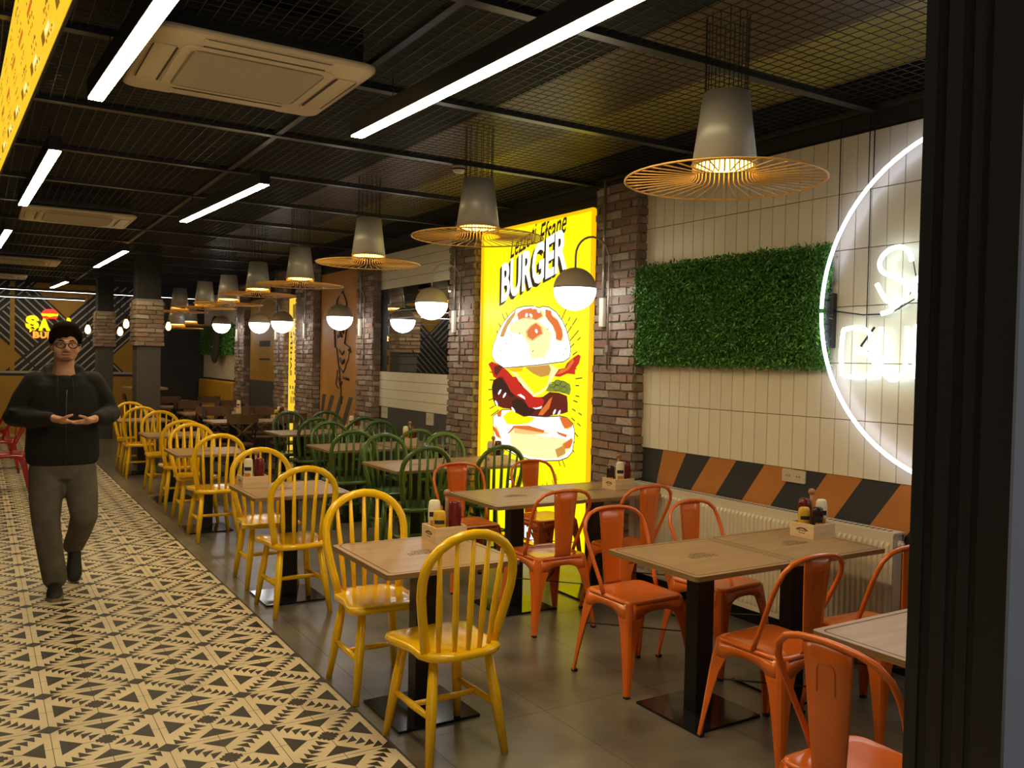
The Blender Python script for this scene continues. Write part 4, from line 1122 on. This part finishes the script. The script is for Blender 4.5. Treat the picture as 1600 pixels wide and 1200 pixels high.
bt = [(2.95, 11.95, 'tabletop among the brown chairs, nearest row, aisle half'), (3.63, 11.95, 'tabletop among the brown chairs, nearest row, wall half'),
      (2.95, 13.75, 'tabletop among the brown chairs, middle row, aisle half'), (3.63, 13.75, 'tabletop among the brown chairs, middle row, wall half'),
      (2.95, 15.55, 'tabletop among the brown chairs, far row, aisle half'), (3.63, 15.55, 'tabletop among the brown chairs, far row, wall half'), (3.2, 17.6, 'table before the yellow bench by the dark back wall')]
for x, y, l in bt: table(x, y, .66, .66, l, GB, False)
bc = []
for ri, (yy, rn) in enumerate(((11.95, 'nearest'), (13.75, 'middle'), (15.55, 'far'))):
    for (x, pn) in ((2.9, 'aisle'), (3.56, 'wall')):
        bc.append((x, yy-.46, 0, f'brown cross-back chair, {pn} place, near side of the {rn} brown-chair table row'))
        bc.append((x, yy+.46, PI, f'brown cross-back chair, {pn} place, far side of the {rn} brown-chair table row'))
bc.append((2.62, 17.6, -PI/2, 'brown cross-back chair facing the yellow bench in the far corner'))
k0 = None
for x, y, rz, l in bc:
    rz += random.uniform(-.12, .12)
    if k0 is None: k0 = make_bistro(l); k0.location = (x, y, 0)
    else: dup(k0, (x, y, 0), rz, l)
t = thing('bar_table', 'tall table with a caddy before the dark back wall beside the near column', 'table', (2.55, 16.6, 0))
b = MB(); b.box(-.33, -.33, .98, .33, .33, 1.02); b.build('tabletop', 'ply_top', t, bevel=.004)
b = MB(); b.box(-.06, -.06, .012, .06, .06, .98); b.build('column', 'black_metal', t)
b = MB(); b.box(-.22, -.22, 0, .22, .22, .012); b.build('base_plate', 'black_gloss', t)
# yellow bench along the last bay
t = thing('bench_sofa', 'yellow upholstered bench against the far right corner', 'sofa', (3.82, 17.75, 0))
b = MB(); b.box(-.2, -1.4, .08, .3, 1.4, .36); b.build('base', 'wall_dark', t)
b = MB(); b.box(-.22, -1.4, .36, .18, 1.4, .46); b.build('seat_cushion', 'sofa_yellow', t, bevel=.02)
b = MB(); b.box(.18, -1.4, .44, .31, 1.4, 1.12); b.build('backrest', 'sofa_yellow', t, bevel=.03)

# ------------------------------------------------------------------ caddies and bottles
def make_caddy(label):
    t = thing('condiment_box', label, 'condiment box', (0, 0, 0), 0, 'wooden condiment boxes on the tables')
    w, d, h, th = .17, .15, .075, .008
    b = MB(); b.box(-w/2, -d/2, 0, w/2, d/2, th); b.box(-w/2, -d/2, th, -w/2+th, d/2, h); b.box(w/2-th, -d/2, th, w/2, d/2, h); b.box(-w/2+th, -d/2, th, w/2-th, -d/2+th, h); b.box(-w/2+th, d/2-th, th, w/2-th, d/2, h)
    bx = b.build('box', 'crate_wood', t)
    b = MB(); x = -w/2-.0006
    def q(y0, z0, y1, z1): b.add([(x, y0, z0), (x, y1, z0), (x, y1, z1), (x, y0, z1)], [(0, 3, 2, 1)])
    for i in range(7):
        u = -1+i/3; q(-.004-.006*1+u*.03, .046-.008*u*u, .006+u*.03, .052-.008*u*u)
    for i in range(6): q(-.026+i*.009, .033+(i % 2)*.002, -.020+i*.009, .04)
    for i in range(3): q(-.02+i*.014, .022, -.01+i*.014, .026)
    b.build('stamped_logo', 'burn_line', bx)
    return t
def squeeze(name, label, m, h, r, cap, group, lab=True, flat=.62, inv=True):
    t = thing(name, label, 'bottle', (0, 0, 0), 0, group)
    b = MB()
    if inv: prof = [(r*.62, .0), (r*.66, h*.1), (r*.9, h*.3), (r, h*.55), (r*.98, h*.8), (r*.85, h*.95), (r*.6, h*.99), (.001, h)]
    else: prof = [(r*.9, 0), (r, h*.05), (r, h*.7), (r*.9, h*.8), (r*.5, h*.9), (r*.45, h*.92), (.001, h*.93)]
    b.lathe(prof, 20, sy=flat); b.build('body', m, t)
    if lab:
        b = MB(); n = 12; vs = []
        for i in range(n+1):
            a = PI*1.24+PI*.52*i/n
            for z in (h*.55, h*.68): vs.append((r*1.025*math.cos(a), r*1.025*flat*math.sin(a), z))
        b.add(vs, [(2*i, 2*i+1, 2*i+3, 2*i+2) for i in range(n)], 0, True)
        vs = []
        for i in range(n+1):
            a = PI*1.3+PI*.4*i/n
            for z in (h*.3, h*.46): vs.append((r*1.02*math.cos(a), r*1.02*flat*math.sin(a), z))
        b.add(vs, [(2*i, 2*i+1, 2*i+3, 2*i+2) for i in range(n)], 1, True)
        b.build('label', ['label_dark', 'label_orange'], t)
    b = MB(); b.lathe([(r*.5, -.001), (r*.5, h*.012), (.001, h*.012)] if inv else [(r*.3, h*.92), (r*.28, h), (.001, h)], 14); b.build('cap', cap, t)
    return t
def mill(label):
    t = thing('wooden_mill', label, 'wooden mill', (0, 0, 0), 0, 'wooden mills in the condiment boxes')
    b = MB(); b.lathe([(.011, 0), (.012, .1), (.009, .16), (.009, .2)], 14); b.build('stick', 'knob_wood', t)
    b = MB(); b.ell((0, 0, .215), .018); b.build('ball_top', 'knob_wood', t)
    return t
proto = {}
def put(kind, x, y, z, label, rz=0):
    if kind not in proto:
        if kind == 'mayo': o = squeeze('mayonnaise_bottle', label, 'mayo', .185, .031, 'white_plastic', 'mayonnaise bottles')
        elif kind == 'mustard': o = squeeze('mustard_bottle', label, 'mustard', .145, .032, 'mustard', 'mustard bottles')
        elif kind == 'ketchup': o = squeeze('ketchup_bottle', label, 'ketchup', .185, .033, 'ketchup', 'ketchup bottles', lab=False, flat=.8)
        elif kind == 'sauce': o = squeeze('brown_sauce_bottle', label, 'sauce_dark', .15, .029, 'label_dark', 'brown sauce bottles', flat=.7)
        elif kind == 'mill': o = mill(label)
        elif kind == 'box': o = make_caddy(label)
        proto[kind] = o; o.location = (x, y, z); o.rotation_euler[2] = rz
    else: dup(proto[kind], (x, y, z), rz, label)
def caddy(x, y, where, items, z=.7253, rz=0):
    put('box', x, y, z, f'wooden condiment box on {where}', rz)
    nm = dict(mayo='cream mayonnaise bottle', mustard='yellow mustard bottle', ketchup='dark red ketchup bottle', sauce='dark brown sauce bottle', mill='wooden mill with a ball top')
    for k, dx, dy in items:
        c, s = math.cos(rz), math.sin(rz); put(k, x+dx*c-dy*s, y+dx*s+dy*c, z+.009, f'{nm[k]} in the box on {where}', rz-R(30))
caddy(1.945, 3.735, 'the nearest yellow-row table', [('mayo', -.035, .042), ('mustard', -.045, -.035), ('ketchup', .038, -.035), ('mill', .03, .035)])
caddy(1.585, 5.86, 'the second yellow-row table', [('mayo', -.035, -.02), ('ketchup', .038, -.025), ('sauce', -.035, .036), ('mill', .03, .035)])
caddy(3.715, 2.975, 'the radiator table', [('mustard', -.045, .02), ('ketchup', -.01, .048), ('sauce', -.005, -.034), ('mayo', .045, -.015), ('mill', .04, .045)])
caddy(3.86, 4.765, 'the poster table beside the pilaster', [('mayo', -.015, -.035), ('sauce', -.045, .035), ('ketchup', .042, -.03), ('mill', .03, .04)])
caddy(3.80, 6.36, 'the first green-row table', [('mayo', -.035, .035), ('ketchup', .04, .035), ('sauce', .0, -.035), ('mill', -.048, -.03)])
caddy(3.78, 8.1, 'the second green-row table', [('mustard', -.04, -.02), ('ketchup', .035, -.03), ('mayo', -.01, .045), ('mill', .035, .04)])
caddy(3.85, 9.8, 'the third green-row table', [('mayo', -.03, .0), ('ketchup', .035, -.03), ('mill', .02, .04)])
caddy(3.55, 11.85, 'the nearest table of the brown chairs', [('mustard', -.03, .0), ('ketchup', .035, -.03), ('mayo', .02, .04)])
caddy(3.5, 13.7, 'the middle table of the brown chairs', [('mayo', -.03, .0), ('sauce', .035, -.03)])
caddy(2.5, 16.6, 'the tall back table', [('mayo', -.03, .02), ('ketchup', .035, -.03), ('mill', .02, .045)], z=1.0203)

# ------------------------------------------------------------------ the walking man
def remesh(o, vox, smooth=4):
    m = o.modifiers.new('remesh', 'REMESH'); m.mode = 'VOXEL'; m.voxel_size = vox; m.use_smooth_shade = True
    s = o.modifiers.new('smooth', 'SMOOTH'); s.iterations = smooth; s.factor = .5
    return o
def oval(c, rx, ry, n=20, tilt=0):
    return [(c[0]+rx*math.cos(2*PI*k/n), c[1]+ry*math.sin(2*PI*k/n), c[2]+tilt*math.sin(2*PI*k/n)) for k in range(n)]
def person():
    b = MB()
    # head: skull, face, jaw, chin, nose, ears
    hx = .005; F = -.045                                   # head centre x, y
    b.ell((hx, F+.022, 1.695), (.077, .095, .1)); b.ell((hx, F-.012, 1.645), (.07, .078, .085)); b.ell((hx, F-.02, 1.598), (.067, .064, .056)); b.ell((hx, F-.056, 1.566), (.036, .024, .022))
    b.ell((hx-.046, F-.048, 1.62), (.028, .028, .03)); b.ell((hx+.046, F-.048, 1.62), (.028, .028, .03))
    b.limb([(hx, F-.088, 1.665), (hx, F-.104, 1.622)], [.008, .013], 10); b.ell((hx-.012, F-.094, 1.618), .009); b.ell((hx+.012, F-.094, 1.618), .009)
    b.ell((hx, F-.07, 1.676), (.06, .022, .012))           # brow ridge
    for s in (-1, 1): b.ell((hx+s*.079, F+.022, 1.645), (.012, .02, .032), (0, s*.15, 0))
    b.limb([(hx, .0, 1.60), (0, .01, 1.50), (0, .02, 1.42)], [.058, .06, .075], 16)
    # trunk core, arms and legs under the clothes
    b.loft([oval((0, .02, .80), .15, .095), oval((0, .015, 1.0), .165, .11), oval((0, .02, 1.25), .155, .095), oval((0, .02, 1.42), .10, .065), oval((0, .02, 1.47), .06, .05)])
    EL, ER = (-.262, .03, 1.185), (.268, .03, 1.2); WL, WR = (-.075, -.225, 1.178), (.16, -.225, 1.172)
    b.limb([(-.15, .02, 1.40), EL, WL], [.03, .032, .026]); b.limb([(.15, .02, 1.40), ER, WR], [.03, .032, .026])
    b.limb([(-.09, .02, .85), (-.095, -.08, .50), (-.05, -.07, .12)], [.08, .055, .036]); b.limb([(.09, .02, .85), (.13, -.05, .50), (.09, .27, .22)], [.08, .055, .036])
    # hands: palms up, fingers meeting in the middle
    def hand(w, s):
        wx, wy, wz = w
        c = Vector((wx+s*.052, wy-.045, wz-.012))
        b.ell(c, (.046, .036, .019), (0, s*.25, s*.35)); b.limb([w, c], [.025, .024], 10)
        lens = [.062, .072, .068, .052]
        for i in range(4):
            base = c+Vector((s*.034, -.024+i*.017, -.004-.003*abs(i-1.5)))
            d = Vector((s*.9, -.25+.1*i, -.12)).normalized(); L = lens[i]
            p1 = base+d*L*.42; d2 = (d+Vector((0, -.12, .28))).normalized(); p2 = p1+d2*L*.33; d3 = (d2+Vector((0, -.1, .3))).normalized(); p3 = p2+d3*L*.25
            b.limb([base, p1, p2, p3], [.0092, .0085, .0078, .0068], 10)
        tb = c+Vector((-s*.01, -.03, .008)); t1 = tb+Vector((s*.03, -.022, .022)); t2 = t1+Vector((s*.026, .0, .008))
        b.limb([tb, t1, t2], [.0125, .0105, .0085], 10)
    hand(WL, 1); hand(WR, -1)
    body = b.build('person', ['skin']); remesh(body, .0052, 3)
    tag(body, 'man in black hoodie, grey jeans and glasses walking with hands joined', 'person')
    body.location = (.49, 6.5, 0)
    # hoodie
    h = MB()
    def tor(z, x, y, rx, ry): return oval((x, y, z), rx, ry, 24)
    h.loft([tor(.855, 0, .01, .196, .135), tor(.90, 0, .01, .212, .148), tor(1.0, 0, .008, .21, .15), tor(1.1, 0, .008, .206, .147), tor(1.2, 0, .012, .208, .14), tor(1.3, 0, .018, .215, .132), tor(1.38, 0, .02, .205, .118), oval((0, .024, 1.43), .16, .098, 24, .012), oval((0, .03, 1.462), .108, .082, 24, .03), oval((0, .036, 1.475), .085, .066, 24, .045)])
    h.limb([(-.158, .022, 1.408), (-.222, .03, 1.29), (-.262, .035, 1.175)], [.07, .068, .066], 16); h.limb([(.165, .022, 1.412), (.228, .03, 1.3), (.266, .035, 1.19)], [.07, .068, .066], 16)
    h.limb([(-.268, .035, 1.175), (-.18, -.11, 1.165), (-.095, -.205, 1.176)], [.067, .06, .044], 16); h.limb([(.272, .035, 1.19), (.23, -.11, 1.172), (.172, -.2, 1.172)], [.067, .06, .045], 16)
    # hood folded around the neck
    pts = []
    for i in range(15):
        a = R(-60+300*i/14); pts.append((.098*math.cos(a), .032+.082*math.sin(a)*(1.1 if math.sin(a) > 0 else 1.0), 1.488+.03*math.sin(a)-(.03 if math.sin(a) < 0 else 0)))
    h.limb(pts, [.024]*15, 12); h.ell((0, .115, 1.42), (.12, .05, .085))
    for i in range(8):
        a = R(20+i*40); h.ell((-.245+.02*math.sin(i*2), .03-.06*(i % 2), 1.14+.035*(i % 3)), (.05, .05, .02), (0, .3, 0))
    ho = remesh(h.build('hoodie', 'hoodie', body), .009, 5)
    h = MB(); h.tube([(.005, -.155, 1.36), (.0, -.165, 1.2), (0, -.158, 1.0), (0, -.145, .86)], .004, 6); h.build('zipper', 'dark_metal', ho)
    h = MB(); h.tube([(-.04, -.085, 1.44), (-.045, -.128, 1.36), (-.045, -.145, 1.25)], .003, 6); h.tube([(.04, -.085, 1.44), (.045, -.128, 1.36), (.043, -.145, 1.27)], .003, 6); h.build('drawstring', 'tshirt', ho)
    h = MB(); h.ell((0, .0, 1.425), (.07, .07, .04)); h.build('tshirt', 'tshirt', body)
    # jeans
    j = MB()
    j.loft([oval((0, .01, .76), .15, .11, 20), oval((0, .012, .82), .19, .128, 20), oval((0, .012, .93), .18, .13, 20)])
    j.limb([(-.09, .01, .82), (-.098, -.04, .64), (-.098, -.085, .49), (-.076, -.085, .30), (-.045, -.06, .10)], [.104, .096, .081, .075, .072], 18)
    j.limb([(.09, .012, .82), (.105, -.03, .65), (.118, -.055, .50), (.105, .11, .36), (.085, .235, .25)], [.104, .096, .081, .072, .066], 18)
    remesh(j.build('jeans', 'jeans', body), .008, 4)
    # shoes
    def shoe(heel, toe, up):
        heel, toe, up = Vector(heel), Vector(toe), Vector(up); d = (toe-heel); side = d.cross(up).normalized(); L = d.length
        s = MB(); rings = []
        for u, w, hh in ((-.04, .02, .05), (.0, .034, .085), (.2, .038, .10), (.4, .04, .085), (.6, .045, .066), (.8, .046, .052), (.95, .034, .04), (1.02, .014, .024)):
            c = heel+d*u; ring = []
            for k in range(14):
                a = 2*PI*k/14; ca, sa = math.cos(a), math.sin(a); ring.append(c+side*w*ca+up*((hh-.018)*.5*sa+(hh-.018)*.5+.018))
            rings.append(ring)
        s.loft(rings); sh = s.build('shoe', 'shoe_black', body)
        s = MB(); r2 = []
        pts = []
        for u, w in ((-.05, .018), (0, .036), (.2, .041), (.4, .042), (.6, .047), (.8, .048), (.95, .036), (1.03, .015)): pts.append((u, w))
        out = [heel+d*u+side*w for u, w in pts]+[heel+d*u-side*w for u, w in pts[::-1]]
        s.add(out+[p+up*.022 for p in out], [tuple(range(16))[::-1], tuple(range(16, 32))]+[(i, (i+1) % 16, 16+(i+1) % 16, 16+i) for i in range(16)]); s.build('sole', 'sole', sh)
    shoe((-.045, -.03, .001), (-.06, -.285, .001), (0, 0, 1))
    shoe((.092, .285, .215), (.08, .16, .004), (-.02, -.86, .5))
    # hair
    g = MB(); rnd = random.Random(8)
    g.ell((hx, F+.034, 1.710), (.088, .104, .102)); g.ell((hx, F+.05, 1.66), (.081, .075, .085)); g.ell((hx, F-.022, 1.772), (.075, .066, .041))
    for i in range(22):
        u = i/21; x = hx-.07+.145*u; e_ = math.sqrt(max(.05, 1-((x-hx)/.088)**2)); z0 = 1.715+.072*e_
        ln = (.058 if u < .58 else .022)+rnd.uniform(-.008, .012)
        yf = F+.03-.098*e_
        g.limb([(x*.8, F+.0, z0+.012), (x-.004, yf-.006, z0-.012), (x-.012+.02*(u-.3), yf-.012, z0-.02-ln)], [.018, .015, .005], 8)
    for i in range(70):
        a = rnd.uniform(0, 2*PI); e_ = rnd.uniform(.35, 1.35)
        p = Vector((hx+.082*math.sin(e_)*math.cos(a), F+.034+.097*math.sin(e_)*math.sin(a), 1.708+.097*math.cos(e_)))
        d = Vector((rnd.uniform(-.5, .2), rnd.uniform(-.6, -.1), -.25))*.045; n_ = (p-Vector((hx, F+.034, 1.708))).normalized()
        g.limb([p-n_*.006, p+d*.5+n_*.004, p+d-n_*.004], [.009, .010, .004], 6)
    for s in (-1, 1):
        for k in range(4): g.limb([(hx+s*.076, F+.045-k*.022, 1.73), (hx+s*.083, F+.04-k*.02, 1.69), (hx+s*.08, F+.03-k*.014, 1.65)], [.016, .012, .006], 8)
    remesh(g.build('hair', 'hair', body), .0055, 3)
    # eyes, brows, mouth, glasses
    for s in (-1, 1):
        e = MB(); e.ell((hx+s*.031, F-.068, 1.655), (.0115, .012, .0052), mat=0); e.ell((hx+s*.031, F-.0785, 1.655), (.0055, .003, .005), mat=1); e.build('eye', ['eye_white', 'iris'], body)
        e = MB(); e.tube([(hx+s*.014, F-.094, 1.678), (hx+s*.032, F-.09, 1.684), (hx+s*.05, F-.078, 1.677)], [.003, .0045, .002], 8); e.build('eyebrow', 'hair', body)
    e = MB(); e.tube([(hx-.03, F-.076, 1.592), (hx-.014, F-.084, 1.588), (hx, F-.086, 1.587), (hx+.014, F-.084, 1.589), (hx+.03, F-.075, 1.594)], [.002, .005, .0055, .005, .002], 8, flat=.7); e.build('mouth', 'lip', body)
    e = MB(); e.tube([(hx-.028, F-.08, 1.604), (hx, F-.09, 1.606), (hx+.028, F-.08, 1.604)], [.002, .004, .002], 8, flat=.5); e.ell((hx, F-.07, 1.56), (.03, .018, .016)); e.build('stubble', 'beard', body)
    gl = MB()
    for s in (-1, 1):
        gl.tube([(hx+s*.034+.0255*math.cos(2*PI*k/24), F-.103+.012*abs(s*.033+.0255*math.cos(2*PI*k/24))*3, 1.652+.02*math.sin(2*PI*k/24)*(1 if math.sin(2*PI*k/24) < 0 else .85)) for k in range(24)], .0036, 6, closed=True)
        gl.tube([(hx+s*.058, F-.101, 1.658), (hx+s*.078, F-.085, 1.657), (hx+s*.086, F+.02, 1.655)], .0034, 6)
    gl.tube([(hx-.008, F-.102, 1.658), (hx, F-.106, 1.66), (hx+.008, F-.102, 1.658)], .0026, 6); gl.build('glasses', 'frame_dark', body)
    body.scale = (1.06, 1.06, 1.0)
    return body
person()
